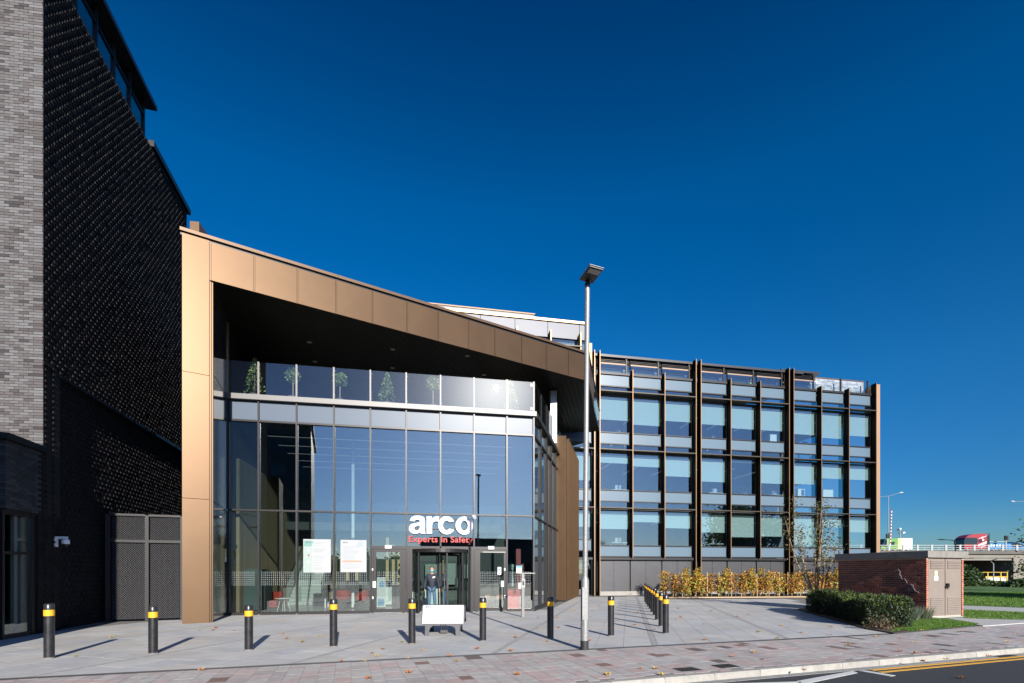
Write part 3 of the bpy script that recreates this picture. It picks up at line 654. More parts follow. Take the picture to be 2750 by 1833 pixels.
# ---- doors
def door_leaf(u0, u1, hinge_left, nm):
    f = MB(); w_ = .085
    f.fbox(E, u0, u0+w_, -.08, .02, .04, 2.49); f.fbox(E, u1-w_, u1, -.08, .02, .04, 2.49); f.fbox(E, u0+w_, u1-w_, -.08, .02, .04, .16); f.fbox(E, u0+w_, u1-w_, -.08, .02, 2.38, 2.49)
    d = f.build(nm, M_frame, eb)
    MB().fbox(E, u0+w_, u1-w_, -.04, -.028, .16, 2.38).build('pane', M_glass_low, d); return d
a4, b4 = mu[4]+.04, mu[5]-.04
d = door_leaf(a4+.08, b4-.12, True, 'door'); MB().fbox(E, a4, a4+.075, -.1, .03, .0, 2.49).build('door_jamb', M_frame, eb); MB().fbox(E, b4-.115, b4, -.1, .03, .0, 2.49).build('door_jamb', M_frame, eb)
MB().fbox(E, a4+.05, a4+.16, .02, .032, 1.0, 1.24).build('push_plate', M_white, d)
a7, b7 = mu[7]+.04, mu[8]-.04
d2 = door_leaf(a7+.12, b7-.0, False, 'door'); MB().fbox(E, a7, a7+.115, -.1, .03, .0, 2.49).build('door_jamb', M_frame, eb)
MB().fbox(E, b7-.2, b7-.09, .02, .032, 1.0, 1.24).build('push_plate', M_white, d2); MB().fbox(E, a7+.3, b7-.02, .021, .06, 2.385, 2.425).build('closer_arm', M_steel, d2)
for u, z0, z1 in ((a4+.02, 1.66, 1.74), (a4+.03, .56, .65)): MB().fbox(E, u, u+.04, .03, .036, z0, z1).build('sticker', M_white, d)
for u, z0, z1 in ((b7-.07, 1.66, 1.76), (b7-.07, .55, .66)): MB().fbox(E, u, u+.045, .021, .027, z0, z1).build('sticker', M_white, d2)
for k, (i, uc_) in enumerate(((4, E.at(1043)), (7, E.at(1318)))):
    o = thing('door_sensor', 'white sensor box above the left single door' if k == 0 else 'white sensor box above the right single door', 'sensor', E.pt(uc_, .05, 2.6), 'sensor boxes over the side doors')
    MB().fbox(E, uc_-.12, uc_+.12, .046, .10, 2.52, 2.64).build('housing', M_white, o); MB().fbox(E, uc_-.1, uc_+.1, .08, .101, 2.515, 2.519).build('lens_strip', M_black, o)
uq = b7-.2; o = thing('door_sign', 'small white sign with blue disc on the right door glass', 'sign', E.pt(uq, 0, 1.75))
MB().fbox(E, uq-.13, uq+.01, -.027, -.022, 1.5, 1.80).build('plate', M_white, o)
b = MB(); b.tube([E.pt(uq-.06, -.022, 1.7), E.pt(uq-.06, -.019, 1.7)], .055, 16); b.fbox(E, uq-.11, uq-.01, -.022, -.019, 1.53, 1.59); b.build('blue_disc', mat('sign_blue', (.02, .07, .42), .5), o)
b = MB(); b.fbox(E, uq-.066, uq-.054, -.019, -.0175, 1.69, 1.74); b.fbox(E, uq-.066, uq-.054, -.019, -.0175, 1.66, 1.675); b.build('exclamation_mark', M_white, o)
# revolving door
uR0, uR1 = mu[5]+.035, mu[7]-.035; uR = (uR0+uR1)/2; RR = (uR1-uR0)/2-.22; rc = E.pt(uR, -.25, 0)
for u0, u1 in ((uR0, uR0+.2), (uR1-.2, uR1)): MB().fbox(E, u0, u1, -.2, .05, .0, 2.5).build('door_jamb', M_frame, eb)
rd = thing('revolving_door', 'dark framed revolving glass door under the white lettering sign', 'door', rc)
def arc(r, a0, a1, n=24): return [(rc.x+r*math.cos(a0+(a1-a0)*i/n), rc.y+r*math.sin(a0+(a1-a0)*i/n)) for i in range(n+1)]
def ring(name, m, a0, a1, r0, r1, z0, z1, n=24, par=rd):
    o_, i_ = arc(r1, a0, a1, n), arc(r0, a0, a1, n); b = MB()
    for k in range(n): b.prism([i_[k], o_[k], o_[k+1], i_[k+1]], z0, z1)
    return b.build(name, m, par, smooth=False)
base = E.a
ring('drum_ring', M_frame, 0, 2*math.pi, RR-.06, RR+.04, 2.36, 2.5, 40)
MB().lathe((rc.x, rc.y, 2.47), [(.001, 0), (RR, 0), (RR, .03), (.001, .03)], 32).build('drum_ceiling', M_black, rd)
for s0 in (base+math.pi, base):
    a0, a1 = (s0-R(38), s0+R(38))
    ring('curved_glass', M_glass_clear, a0, a1, RR-.014, RR, .12, 2.36, 14); ring('curved_sill', M_black, a0, a1, RR-.04, RR+.03, .03, .12, 14)
    for aa in (a0, a1):
        c = rc+Vector((math.cos(aa), math.sin(aa), 0))*RR; MB().lathe((c.x, c.y, .03), [(.045, 0), (.045, 2.33)], 10).build('drum_post', M_black, rd)
for k in range(3):
    aa = base+R(42)+k*R(120); d = Vector((math.cos(aa), math.sin(aa), 0)); fr = Fr((rc.x, rc.y), aa); f = MB()
    for u0, u1, z0, z1 in ((.04, .1, .05, 2.34), (RR-.09, RR-.03, .05, 2.34), (.1, RR-.09, .05, .17), (.1, RR-.09, 2.26, 2.34)): f.fbox(fr, u0, u1, -.025, .025, z0, z1)
    wng = f.build('wing', M_black, rd); MB().fbox(fr, .1, RR-.09, -.005, .005, .17, 2.26).build('pane', M_glass_clear, wng)
    for vs in (-.07, .07): MB().tube([fr.pt(RR-.16, 0, .95), fr.pt(RR-.16, vs, .95), fr.pt(RR-.16, vs, 1.35), fr.pt(RR-.16, 0, 1.35)], .014, 8).build('pull_handle', M_steel, wng)
# manifestation dots on the glass
b = MB()
def dots(fr, u0, u1, v, rows_=8, z0=1.12, st=.068):
    n = int((u1-u0-.08)/st)
    for i in range(n):
        for j in range(rows_):
            u = u0+.06+i*st; z = z0+j*st; h = .0085
            b.add([fr.pt(u-h, v, z-h*.4), fr.pt(u+h*.0-.004, v, z-h), fr.pt(u+.004, v, z-h), fr.pt(u+h, v, z-h*.4), fr.pt(u+h, v, z+h*.4), fr.pt(u+.004, v, z+h), fr.pt(u-.004, v, z+h), fr.pt(u-h, v, z+h*.4)], [tuple(range(8))])
for i in range(9):
    if i in (5, 6): continue
    dots(E, mu[i]+(.04 if i not in (4, 7) else .22), mu[i+1]-(.04 if i not in (4, 7) else .22), -.03 if i not in (4, 7) else -.025)
b.build('dot_manifestation', mat('dot_white', (.62, .66, .66), .6), eb, kind='stuff')
# ================================================================== lettering
def curve_mesh(fill, ext, name='lettering', bevel=0.0):
    o = bpy.data.objects.new('tmp_outline', fill); COL.objects.link(o); fill.extrude = ext; fill.bevel_depth = bevel
    dg = bpy.context.evaluated_depsgraph_get(); me = bpy.data.meshes.new_from_object(o.evaluated_get(dg)); me.name = name
    bpy.data.objects.remove(o); bpy.data.curves.remove(fill); return me
def outline(polys, ext):
    c = bpy.data.curves.new('tmp_outline', 'CURVE'); c.dimensions = '2D'; c.fill_mode = 'BOTH'
    for p in polys:
        s = c.splines.new('POLY'); s.points.add(len(p)-1)
        for i, (x, y) in enumerate(p): s.points[i].co = (x, y, 0, 1)
        s.use_cyclic_u = True
    return curve_mesh(c, ext)
def text(body, size, ext, off=0.0, space=1.0):
    c = bpy.data.curves.new('tmp_text', 'FONT'); c.body = body; c.size = size; c.offset = off; c.space_character = space
    return curve_mesh(c, ext)
def setmesh(me, fr, u, v, z, m, name, parent, sx=1, sz=1):
    M4 = Matrix(((fr.u.x*sx, 0, fr.n.x, 0), (fr.u.y*sx, 0, fr.n.y, 0), (0, sz, 0, 0), (0, 0, 0, 1))); me.transform(M4)
    me.materials.clear(); me.materials.append(m); o = link(name, me); o.location = fr.pt(u, v, z)
    if parent is not None: adopt(o, parent)
    return o
def bounds(me): xs = [v.co.x for v in me.vertices]; ys = [v.co.y for v in me.vertices]; return min(xs), max(xs), min(ys), max(ys)
def ell(cx, cy, rx, ry, a0=0, a1=360, n=28): return [(cx+rx*math.cos(R(a0+(a1-a0)*i/n)), cy+ry*math.sin(R(a0+(a1-a0)*i/n))) for i in range(n+(0 if a1-a0 == 360 else 1))]
LA = [[(.93, 0), (.66, 0), (.645, .09), (.56, .03), (.45, -.01), (.32, -.02), (.18, .01), (.07, .09), (.01, .2), (.01, .32), (.05, .43), (.14, .52), (.27, .57), (.45, .60), (.58, .63), (.61, .68), (.59, .75), (.52, .785), (.43, .785), (.36, .75), (.33, .68), (.06, .70), (.09, .82), (.17, .92), (.30, .99), (.46, 1.01), (.64, 1.0), (.78, .95), (.86, .87), (.89, .76), (.89, .16), (.90, .06), (.93, .02)],
      [(.61, .46), (.55, .435), (.42, .41), (.33, .37), (.295, .31), (.31, .24), (.37, .19), (.45, .185), (.54, .22), (.60, .29), (.61, .38)]]
LR = [[(0, 0), (.30, 0), (.30, .45), (.33, .6), (.40, .68), (.52, .71), (.69, .69), (.69, .995), (.57, 1.0), (.45, .97), (.35, .9), (.285, .8), (.285, .98), (0, .98)]]
LC = [ell(.48, .49, .48, .52, 28, 332)+ell(.48, .49, .205, .27, 318, 42)]
LO = [ell(.5, .49, .5, .52), ell(.5, .49, .205, .285)]
M_sign = mat('sign_white', (.55, .55, .56), .45); M_sred = mat('sign_red', (.36, .008, .008), .45)
def logo(fr, u, v, z, h, m, ext, parent, name='letter'):
    for sh, x in ((LA, 0), (LR, .985), (LC, 1.62), (LO, 2.605)):
        me = outline(sh, ext); setmesh(me, fr, u+x*h, v, z, m, name, parent, h, h)
su = E.at(1098, .12); sw = E.at(1270, .12)-su; hh = sw/3.605
sgn = thing('lettering_sign', 'big white lettering with red line beneath, fixed over the revolving door', 'sign', E.pt(su, .12, 3.5))
zb_ = E.z(1098, 1432, .12)
logo(E, su, .13, zb_, hh, M_sign, .03, sgn)
for k in range(2): MB().fbox(E, su+.1, su+sw-.1, .05, .085, zb_+.18+k*.4, zb_+.21+k*.4).build('sign_rail', M_frame, sgn)
me = text('Experts in Safety', .3, .02, .0055, 1.04); x0, x1, y0, y1 = bounds(me)
setmesh(me, E, su-x0*(sw/(x1-x0)), .12, E.z(1098, 1454.5, .12), M_sred, 'tagline', sgn, sw/(x1-x0), 1.12)
rp = E.at(1273, .12); rz = E.z(1273, 1388, .12)
setmesh(outline([ell(0, 0, .085, .085), ell(0, 0, .066, .066)], .01), E, rp, .1, rz, M_sign, 'mark_ring', sgn)
me = text('R', .12, .01, .004); setmesh(me, E, rp-.04, .1, rz-.042, M_sign, 'mark_letter', sgn)
# posters on the glass
def poster(px0, px1, py0, py1, label, kind):
    u0, u1 = E.at(px0, 0), E.at(px1, 0); z1, z0 = E.z(px0, py0, 0), E.z(px0, py1, 0); o = thing('poster', label, 'poster', E.pt((u0+u1)/2, 0, z0), 'posters on the entrance glass')
    v = -.031; MB().fbox(E, u0, u1, v, v+.003, z0, z1).build('sheet', mat('poster_paper', (.31, .32, .325), .6), o)
    tl = mat('print_teal', (.13, .25, .22), .6); dk = mat('print_dark', (.06, .09, .10), .6); gy_ = mat('print_grey', (.20, .215, .23), .6); v1 = v+.0045
    W, H = u1-u0, z1-z0; b = MB()
    def rect(a, c, d, e, m, nm='print'): MB().fbox(E, u0+a*W, u0+c*W, v+.003, v1, z1-e*H, z1-d*H).build(nm, m, o)
    if kind == 0:
        MB().prism([E.pt(u0+.02*W, v1, 0).xy[:], E.pt(u0+.02*W, v+.003, 0).xy[:]]+[E.pt(u0+.3*W, v+.003, 0).xy[:], E.pt(u0+.3*W, v1, 0).xy[:]], z1-.22*H, z1-.04*H).build('print', tl, o)
        MB().add([E.pt(u0+.30*W, v1, z1-.04*H), E.pt(u0+.37*W, v1, z1-.07*H), E.pt(u0+.30*W, v1, z1-.2*H)], [(0, 2, 1)]).build('print', tl, o)
        rect(.02, .3, .24, .98, mat('print_mint', (.25, .31, .285), .6))
        for d in (.33, .48, .68): MB().tube([E.pt(u0+.19*W, v1, z1-d*H), E.pt(u0+.19*W, v1+.002, z1-d*H)], .035, 10).build('print_icon', M_paper if d != .48 else M_sred, o)
        for d in (.09, .13, .19, .29, .32, .35, .38, .5, .55, .62, .7, .77, .86, .9): rect(.36, .36+random.uniform(.3, .5), d, d+.008, gy_, 'print_line')
    else:
        MB().add([E.pt(u0+.57*W, v1, z1-.22*H), E.pt(u0+.87*W, v1, z1-.22*H), E.pt(u0+.87*W, v1, z1-.04*H), E.pt(u0+.7*W, v1, z1-.04*H)], [(0, 1, 2, 3)]).build('print', mat('print_pale', (.25, .285, .32), .6), o)
        for k in range(19):
            d = .2+k*.038
            if .62 < d < .72: continue
            rect(.08, .45+random.uniform(.0, .32), d, d+.008, gy_, 'print_line')
        rect(.06, .81, .64, .69, mat('print_orange', (.33, .20, .13), .6))
    logo(E, u0+.09*W, v1+.001, z1-(.115 if kind == 0 else .10)*H, .052, dk, .0005, o, 'print_letter')
poster(814, 888, 1447, 1537, 'white poster with green column and logo, left one on the entrance glass', 0)
poster(914, 984, 1449, 1536, 'white poster with orange band of print, right one on the entrance glass', 1)
u0 = E.at(1387); o = thing('notice', 'small white notice with blue top on the right-hand end glass', 'notice', E.pt(u0, 0, 1.7), 'notices on the end glass')
MB().fbox(E, u0, u0+.22, -.032, -.029, 1.56, 1.86).build('sheet', M_paper, o); MB().fbox(E, u0+.01, u0+.21, -.029, -.0275, 1.78, 1.855).build('print', mat('print_blue', (.02, .25, .55), .5), o)
u0 = E.at(1393); o = thing('notice', 'plain pale notice low on the end glass behind the steel post', 'notice', E.pt(u0, 0, 1.1), 'notices on the end glass')
MB().fbox(E, u0, u0+.12, -.032, -.029, .92, 1.16).build('sheet', mat('pale_paper', (.55, .68, .66), .6), o)

# ================================================================== entrance hall interior
def EA(px, v): return E.at(px, v)
def iz(px, py, v): return E.z(px, py, v)
sw_ = thing('timber_slat_wall', 'pale timber slat wall at the left of the entrance hall', 'wall', E.pt(.35, -3.2, 0))
k = 0
while k < 62:
    v = -.45-k*.13
    MB().fbox(E, .12, .24, v-.06, v, .03, 5.9-.0*k).build('slat', mat('slat_timber', (.22, .16, .09), .65, var=.12, scale=9), sw_); k += 1
MB().fbox(E, .02, .115, -8.6, -.14, .03, 7.2).build('backing', mat('slat_back', (.06, .05, .04), .9), sw_)
bd = thing('board_wall', 'pale board clad wall beside the stairs in the hall', 'wall', E.pt(1.2, -8.4, 0))
for k in range(10): MB().fbox(E, .3+k*.22, .3+k*.22+.212, -8.58, -8.52, .03, 6.2).build('board', mat('clad_board', (.22, .175, .11), .7, var=.06), bd)
# stairs rising away and to the left
stt = thing('staircase', 'pale straight staircase with dark side rails inside the entrance hall', 'stairs', E.pt(3.2, -4.5, 0))
su0 = EA(772, -5.2)
for k in range(17):
    MB().fbox(E, su0, su0+1.5, -5.2-k*.27-.28, -5.2-k*.27, .03+k*.17, .03+(k+1)*.17-.004).build('step', mat('stair_stone', (.33, .36, .34), .7), stt)
for u in (su0-.03, su0+1.53):
    MB().tube([E.pt(u, -5.1, 1.0), E.pt(u, -9.6, 3.85)], .025).build('handrail', M_black, stt)
    b = MB(); b.add([E.pt(u, -5.1, .1), E.pt(u, -9.6, 2.95), E.pt(u, -9.6, 3.8), E.pt(u, -5.1, .95)], [(0, 1, 2, 3)]); b.add([E.pt(u+.012, -5.1, .1), E.pt(u+.012, -9.6, 2.95), E.pt(u+.012, -9.6, 3.8), E.pt(u+.012, -5.1, .95)], [(0, 1, 2, 3)])
    b.build('side_panel', M_glass_clear, stt)
gal = thing('gallery', 'dark gallery floor edge crossing the hall above the stairs', 'gallery', E.pt(5, -6.5, 3.9))
MB().fbox(E, .3, EL-.2, -8.6, -6.6, 3.75, 4.15).build('floor_slab', mat('gallery_edge', (.05, .052, .052), .6), gal); MB().fbox(E, .3, EL-.2, -6.62, -6.6, 4.15, 5.2).build('glass_front', M_glass_clear, gal)
# meeting pod
def pod(u, v, wd, dp, h, col, label, name='meeting_pod'):
    o = thing(name, label, 'pod', E.pt(u+wd/2, v, .03)); b = MB(); rr = .22; pr = [(0, .03)]+[(rr-rr*math.cos(R(a)), h-rr+rr*math.sin(R(a))) for a in (0, 22, 45, 68, 90)]+[(wd-rr+rr*math.sin(R(a)), h-rr+rr*math.cos(R(a))) for a in (0, 22, 45, 68, 90)]+[(wd, .03)]
    n = len(pr); b.add([E.pt(u+x, v, z) for x, z in pr]+[E.pt(u+x, v-dp, z) for x, z in pr], [tuple(range(n-1, -1, -1)), tuple(range(n, 2*n))]+[(i, (i+1) % n, n+(i+1) % n, n+i) for i in range(n)])
    b.build('shell', mat('pod_felt_'+col[0], col[1], .8), o); b = MB(); b.fbox(E, u+.1, u+wd-.1, v, v+.06, .03, .12); b.build('base', M_black, o); return o
pod(EA(632, -.9), -.9, 1.05, 1.0, 1.72, ('teal', (.06, .09, .088)), 'rounded dark teal meeting pod standing at the left end of the hall')
hc_o = thing('hall_column', 'slender white round column inside the hall behind the right poster', 'column', E.pt(EA(948, -2.4), -2.4, .03)); c = E.pt(EA(948, -2.4), -2.4, .03); MB().lathe(c, [(.07, 0), (.07, 7.2)], 16).build('shaft', M_white, hc_o, smooth=40); MB().lathe(c, [(.11, 0), (.11, .05)], 16).build('base', M_frame, hc_o)
sf = thing('sofa', 'red sofa half hidden beside the teal pod', 'sofa', E.pt(1.8, -1.6, .03)); u = EA(690, -1.5)
MB().fbox(E, u-.1, u+.75, -2.2, -1.5, .18, .45).build('seat', M_red, sf); MB().fbox(E, u-.1, u+.75, -2.4, -2.2, .18, .78).build('backrest', M_red, sf); MB().fbox(E, u-.05, u+.7, -2.3, -1.6, .03, .18).build('plinth', M_black, sf)
tb = thing('coffee_table', 'low round white table on thin wire legs', 'table', E.pt(EA(762, -1.3), -1.3, .03)); c = E.pt(EA(762, -1.3), -1.3, .03)
MB().lathe(c, [(.33, .5), (.34, .505), (.34, .525), (.33, .53)], 24).build('tabletop', M_white, tb)
for a in range(4): d = Vector((math.cos(a*1.57+.6), math.sin(a*1.57+.6), 0)); MB().tube([c+d*.12+Vector((0, 0, .5)), c+d*.24], .011, 6).build('leg', M_white, tb)
def tub_chair(px, v, rz, label, mt=M_red):
    c = E.pt(EA(px, v), v, .03); o = thing('tub_chair', label, 'chair', c, 'red tub chairs in the hall'); b = MB(); n = 14; rs = [(.27, .40, 0), (.30, .50, 0), (.32, .62, .5), (.335, .80, 1)]
    vs = []; fs = []
    for r, h, q in rs:
        for i in range(n):
            a = 2*math.pi*i/n; k = .5+.5*math.cos(a-rz); hh_ = h if q == 0 else .55+(h-.55)*min(1, k*1.6); vs.append((c.x+r*math.cos(a), c.y+r*math.sin(a), hh_+.03))
    for j in range(3):
        for i in range(n): fs.append((j*n+i, j*n+(i+1) % n, (j+1)*n+(i+1) % n, (j+1)*n+i))
    fs.append(tuple(range(n-1, -1, -1))); b.add(vs, fs); b.build('shell', mt, o, smooth=True)
    MB().lathe(c, [(.25, .42), (.27, .45), (.25, .47)], 14).build('seat_pad', mt, o)
    b = MB(); b.tube([c+Vector((0, 0, .06)), c+Vector((0, 0, .42))], .025)
    for a in range(4): b.tube([c+Vector((0, 0, .08)), c+Vector((.27*math.cos(a*1.57), .27*math.sin(a*1.57), .02))], .014, 6)
    b.build('pedestal', M_black, o)
tub_chair(921, -1.6, 2.6, 'red tub chair facing the table, left one behind the right poster')
tub_chair(973, -1.2, .5, 'red tub chair on black pedestal, next to the left single door')
o = thing('meeting_table', 'pale topped table behind the red chairs', 'table', E.pt(EA(905, -3), -3, .03)); u = EA(868, -3.0)
MB().fbox(E, u, u+2.3, -3.8, -3.0, .72, .76).build('tabletop', M_white, o)
for uu, vv in ((u+.05, -3.1), (u+2.2, -3.1), (u+.05, -3.75), (u+2.2, -3.75)): MB().fbox(E, uu, uu+.05, vv, vv+.05, .03, .72).build('leg', M_white, o)
# timber posts and reception counter
for i, (px, h) in enumerate(((1040, 2.45), (1056, 2.1), (1071, 1.75), (933, 1.9), (958, 2.0))):
    u = EA(px, -4.3); o = thing('timber_post', 'pale timber display post, ' + ('tallest, left of three behind the left door', 'middle of three behind the left door', 'shortest, right of three behind the left door', 'left of a pair behind the right poster', 'right of a pair behind the right poster')[i], 'post', E.pt(u, -4.3, .8), 'timber display posts'); MB().fbox(E, u-.06, u+.07, -4.4, -4.28, .8, .8+h).build('shaft', M_timber, o); MB().fbox(E, u-.09, u+.1, -4.44, -4.25, .03, .8).build('base', M_timber, o)
def desk(px0, px1, v, h, dp, label, panel):
    u0, u1 = EA(px0, v), EA(px1, v); o = thing('reception_desk', label, 'desk', E.pt((u0+u1)/2, v, .03)); MB().fbox(E, u0, u1, v-dp, v, h-.05, h).build('worktop', mat('worktop', (.10, .11, .11), .4), o)
    for k in range(panel):
        a = u0+(u1-u0)*k/panel; MB().fbox(E, a+.02, a+(u1-u0)/panel-.02, v-dp+.05, v-.05, .1, h-.052).build('front_panel', mat('desk_white', (.62, .66, .63), .5), o)
    MB().fbox(E, u0+.05, u1-.05, v-dp+.1, v-.1, .03, .1).build('plinth', M_black, o)
desk(1030, 1122, -3.6, .98, .8, 'long grey topped reception desk behind the left door', 3)
desk(1140, 1205, -3.2, 1.18, .7, 'white reception counter seen through the revolving door', 1)
for px, h, c_, nm, lb in ((1046, .2, M_white, 'paper_stack', 'small pile of white leaflets on the reception desk'), (1062, .16, mat('bottle_teal', (.02, .35, .42), .3), 'hand_gel_bottle', 'teal gel bottle on the reception desk'), (1038, .12, mat('box_buff', (.35, .30, .26), .7), 'small_box', 'buff box on the reception desk')):
    u = EA(px, -3.8); o = thing(nm, lb, 'box' if 'box' in nm else 'bottle' if 'bottle' in nm else 'paper', E.pt(u, -3.8, .98)); MB().fbox(E, u-.05 if 'bottle' in nm else u-.14, u+.04 if 'bottle' in nm else u+.14, -3.95, -3.75, .982, .982+h).build('body', c_, o)
    MB().fbox(E, u-.02, u+.02, -3.87, -3.83, .982+h, .982+h+.05).build('top', M_white, o)
o = thing('banner_stand', 'white banner stand with blue picture behind the left door', 'banner', E.pt(EA(1021, -1.9), -1.9, .03)); u = EA(1012, -1.9)
MB().fbox(E, u, u+.36, -1.93, -1.91, .1, 1.38).build('sheet', M_paper, o); b = MB(); b.tube([E.pt(u+.2, -1.91, 1.08), E.pt(u+.2, -1.90, 1.08)], .13, 16); b.fbox(E, u+.04, u+.3, -1.91, -1.903, .15, .45); b.build('print', mat('print_blue2', (.05, .22, .38), .5), o); MB().fbox(E, u, u+.36, -2.02, -1.85, .03, .1).build('foot', M_black, o)
# back wall cupboards behind the counter
cb = thing('wall_cupboard', 'pale wall cupboards behind the reception counter', 'cupboard', E.pt(EA(1180, -8), -8.2, .03))
u = EA(1142, -8.2)
for k, (a, c_, z0, z1) in enumerate(((0, .75, 1.35, 2.05), (.8, 1.7, .9, 2.1), (2.0, 2.9, 1.25, 2.05), (0, .75, .3, 1.2))): MB().fbox(E, u+a, u+c_, -8.6, -8.2, z0, z1).build('cupboard_door', mat('cupboard', (.30, .35, .33), .5), cb)
MB().fbox(E, u-.3, u+3.2, -8.6, -8.55, 2.2, 3.6).build('bulkhead', mat('bulkhead', (.14, .15, .15), .8), cb)
# right end: red cabinet, pot plant, board
u = EA(1364, -.7); o = thing('red_cabinet', 'bright red cabinet inside the right-hand end glass', 'cabinet', E.pt(u+.25, -.9, .03)); pod_b = MB()
pr = [(0, .03), (.5, .03), (.5, .80), (.46, .86), (.04, .86), (0, .80)][::1]; n = 6
pod_b.add([E.pt(u+x, -.7, z) for x, z in pr]+[E.pt(u+x, -1.15, z) for x, z in pr], [tuple(range(n)), tuple(range(2*n-1, n-1, -1))]+[(i, n+i, n+(i+1) % n, (i+1) % n) for i in range(n)]); pod_b.build('body', mat('cabinet_red', (.62, .008, .02), .45), o)
MB().fbox(E, u+.43, u+.45, -.7, -.68, .42, .56).build('handle', M_steel, o)
u = EA(1365, -2.0); o = thing('pinboard', 'pale wall board behind the right-hand end glass', 'board', E.pt(u, -2.4, 1.2)); MB().fbox(E, u, u+.75, -2.45, -2.4, .95, 1.95).build('panel', mat('board_pale', (.45, .55, .52), .6), o); MB().fbox(E, u+.75, u+.8, -2.46, -2.39, .9, 2.0).build('red_edge', M_sred, o)
u = EA(1440, -1.2); o = thing('red_column', 'dark red column inside the glazed corner', 'column', E.pt(EL-.9, -1.2, .03)); MB().fbox(E, EL-.55, EL-.35, -1.3, -1.1, .6, 2.6).build('shaft', mat('column_red', (.2, .01, .02), .5), o); MB().fbox(E, EL-.6, EL-.3, -1.35, -1.05, .03, .6).build('base', M_concrete, o)
o = thing('bench', 'brown upholstered bench behind the right single door', 'bench', E.pt(EA(1312, -1.6), -1.6, .03)); u = EA(1302, -1.6); MB().fbox(E, u, u+.85, -2.0, -1.6, .40, .62).build('seat', mat('bench_brown', (.30, .15, .11), .8), o)
for uu in (u+.1, u+.72): MB().fbox(E, uu, uu+.03, -1.9, -1.65, .03, .40).build('leg', M_black, o)
# linear ceiling lamps of the hall
for k in range(5):
    v = -1.6-k*1.45; o = thing('linear_lamp', 'slim white ceiling lamp running across the hall ceiling', 'lamp', E.pt(5, v, 7.1), 'linear lamps in the hall ceiling'); MB().fbox(E, .9, EL-.6, v-.02, v+.02, 7.1, 7.12).build('diffuser', mat('lamp_white', (.3, .3, .3), .5, emit=(1, .97, .92, .14)), o); MB().fbox(E, .9, EL-.6, v-.022, v+.022, 7.12, 7.22).build('housing', M_black, o)
# ================================================================== OFFICE BUILDING
O_ = frame2((5.93, 32.6), (27.77, 36.8)); V_W = -.45
ob = thing('office_building', 'four storey glass office building with bronze fins and sun shelves', 'building', O_.pt(10, 0, 0))
M_finshade = mat('fin_side_shade', (.006, .005, .004), .6, 0, spec=.08)  # bronze fins: the shade on their sides is put into this dark colour
ZB, ZSH, ZLED, ZTOP = 2.63, (5.97, 9.92, 13.87), 15.15, 16.5
fin_px = [1597, 1611.5, 1699.9, 1786, 1869.8, 1883.2, 1963.6, 2043, 2120.2, 2132.4, 2207, 2281, 2354]
fin_u = [O_.at(x) for x in fin_px]; main = {0, 1, 4, 5, 8, 9, 12}
u_bay = fin_u[2]-fin_u[1]
fin_u = [fin_u[0]-u_bay-.1]+fin_u; main = {i+1 for i in main}|{0}
u_end = fin_u[-1]
MB().fbox(O_, fin_u[0]-3, u_end-.05, V_W-9.2, V_W-9, .0, ZLED-.3).build('core_wall', mat('office_core', (.10, .11, .12), .9), ob)
for z in (ZB-.45, ZSH[0], ZSH[1], ZSH[2]): MB().fbox(O_, fin_u[0]-3, u_end-.03, V_W-9, V_W-.12, z-.35, z-.02).build('floor_slab', mat('office_slab', (.12, .12, .12), .8), ob)
MB().fbox(O_, fin_u[0]-6, u_end-.03, V_W-12, V_W-.1, ZTOP-.3, ZTOP-.02).build('roof_slab', M_black, ob) if 0 else None
u_roof = O_.at(2206)
MB().fbox(O_, fin_u[0]-6, u_roof-1.2, V_W-10, V_W+.1, ZTOP-.16, ZTOP).build('roof', M_black, ob)
MB().fbox(O_, u_roof-3.0, u_roof+.3, V_W-6, V_W+.0, ZTOP-.02, ZTOP+.14).build('roof_end', M_black, ob)
MB().fbox(O_, fin_u[0]-3, u_end-.03, V_W-.35, V_W-.02, ZLED-.1, ZLED).build('parapet', M_black, ob)
for i, u in enumerate(fin_u):
    m_ = i in main; z1 = ZTOP+.06 if m_ else ZLED+.28; z0 = 0.0 if m_ else ZB-.03
    if i == len(fin_u)-1: z1 = ZTOP-.5
    fn = MB().fbox(O_, u-.0235, u+.0235, V_W, -.0115, z0, z1).build('fin', M_finshade, ob); MB().fbox(O_, u-.024, u+.024, -.011, .004, z0, z1).build('edge_strip', M_bronze_fin, fn)  # front edge keeps the bronze, body takes the painted shade
MB().fbox(O_, u_end+.05, u_end+.34, V_W-.6, -.02, 0, ZLED+.75).build('end_panel', mat('end_bronze', (.36, .22, .125), .45, .5), ob)
er = Fr(O_.pt(u_end+.34, -.3, 0).xy, O_.a+R(90))
for z in (3.0,)+ZSH: MB().fbox(O_, u_end+.34, u_end+.95, -1.0, -.5, z-.03, z+.03).build('side_shelf', M_bronze_dark, ob)
pairs = [(i, i+1) for i in range(len(fin_u)-1)]
narrow = [(i, j) for i, j in pairs if fin_u[j]-fin_u[i] < 1]
for i, j in narrow: MB().fbox(O_, fin_u[i]+.045, fin_u[j]-.045, V_W-.2, V_W-.1, 0, ZTOP).build('recess_panel', M_black, ob)
bays = [p for p in pairs if p not in narrow]
M_blind = mat('roller_blind', (.52, .57, .54), .8, var=.02); M_shelf = mat('shelf_bronze', (.05, .04, .03), .45, .4)
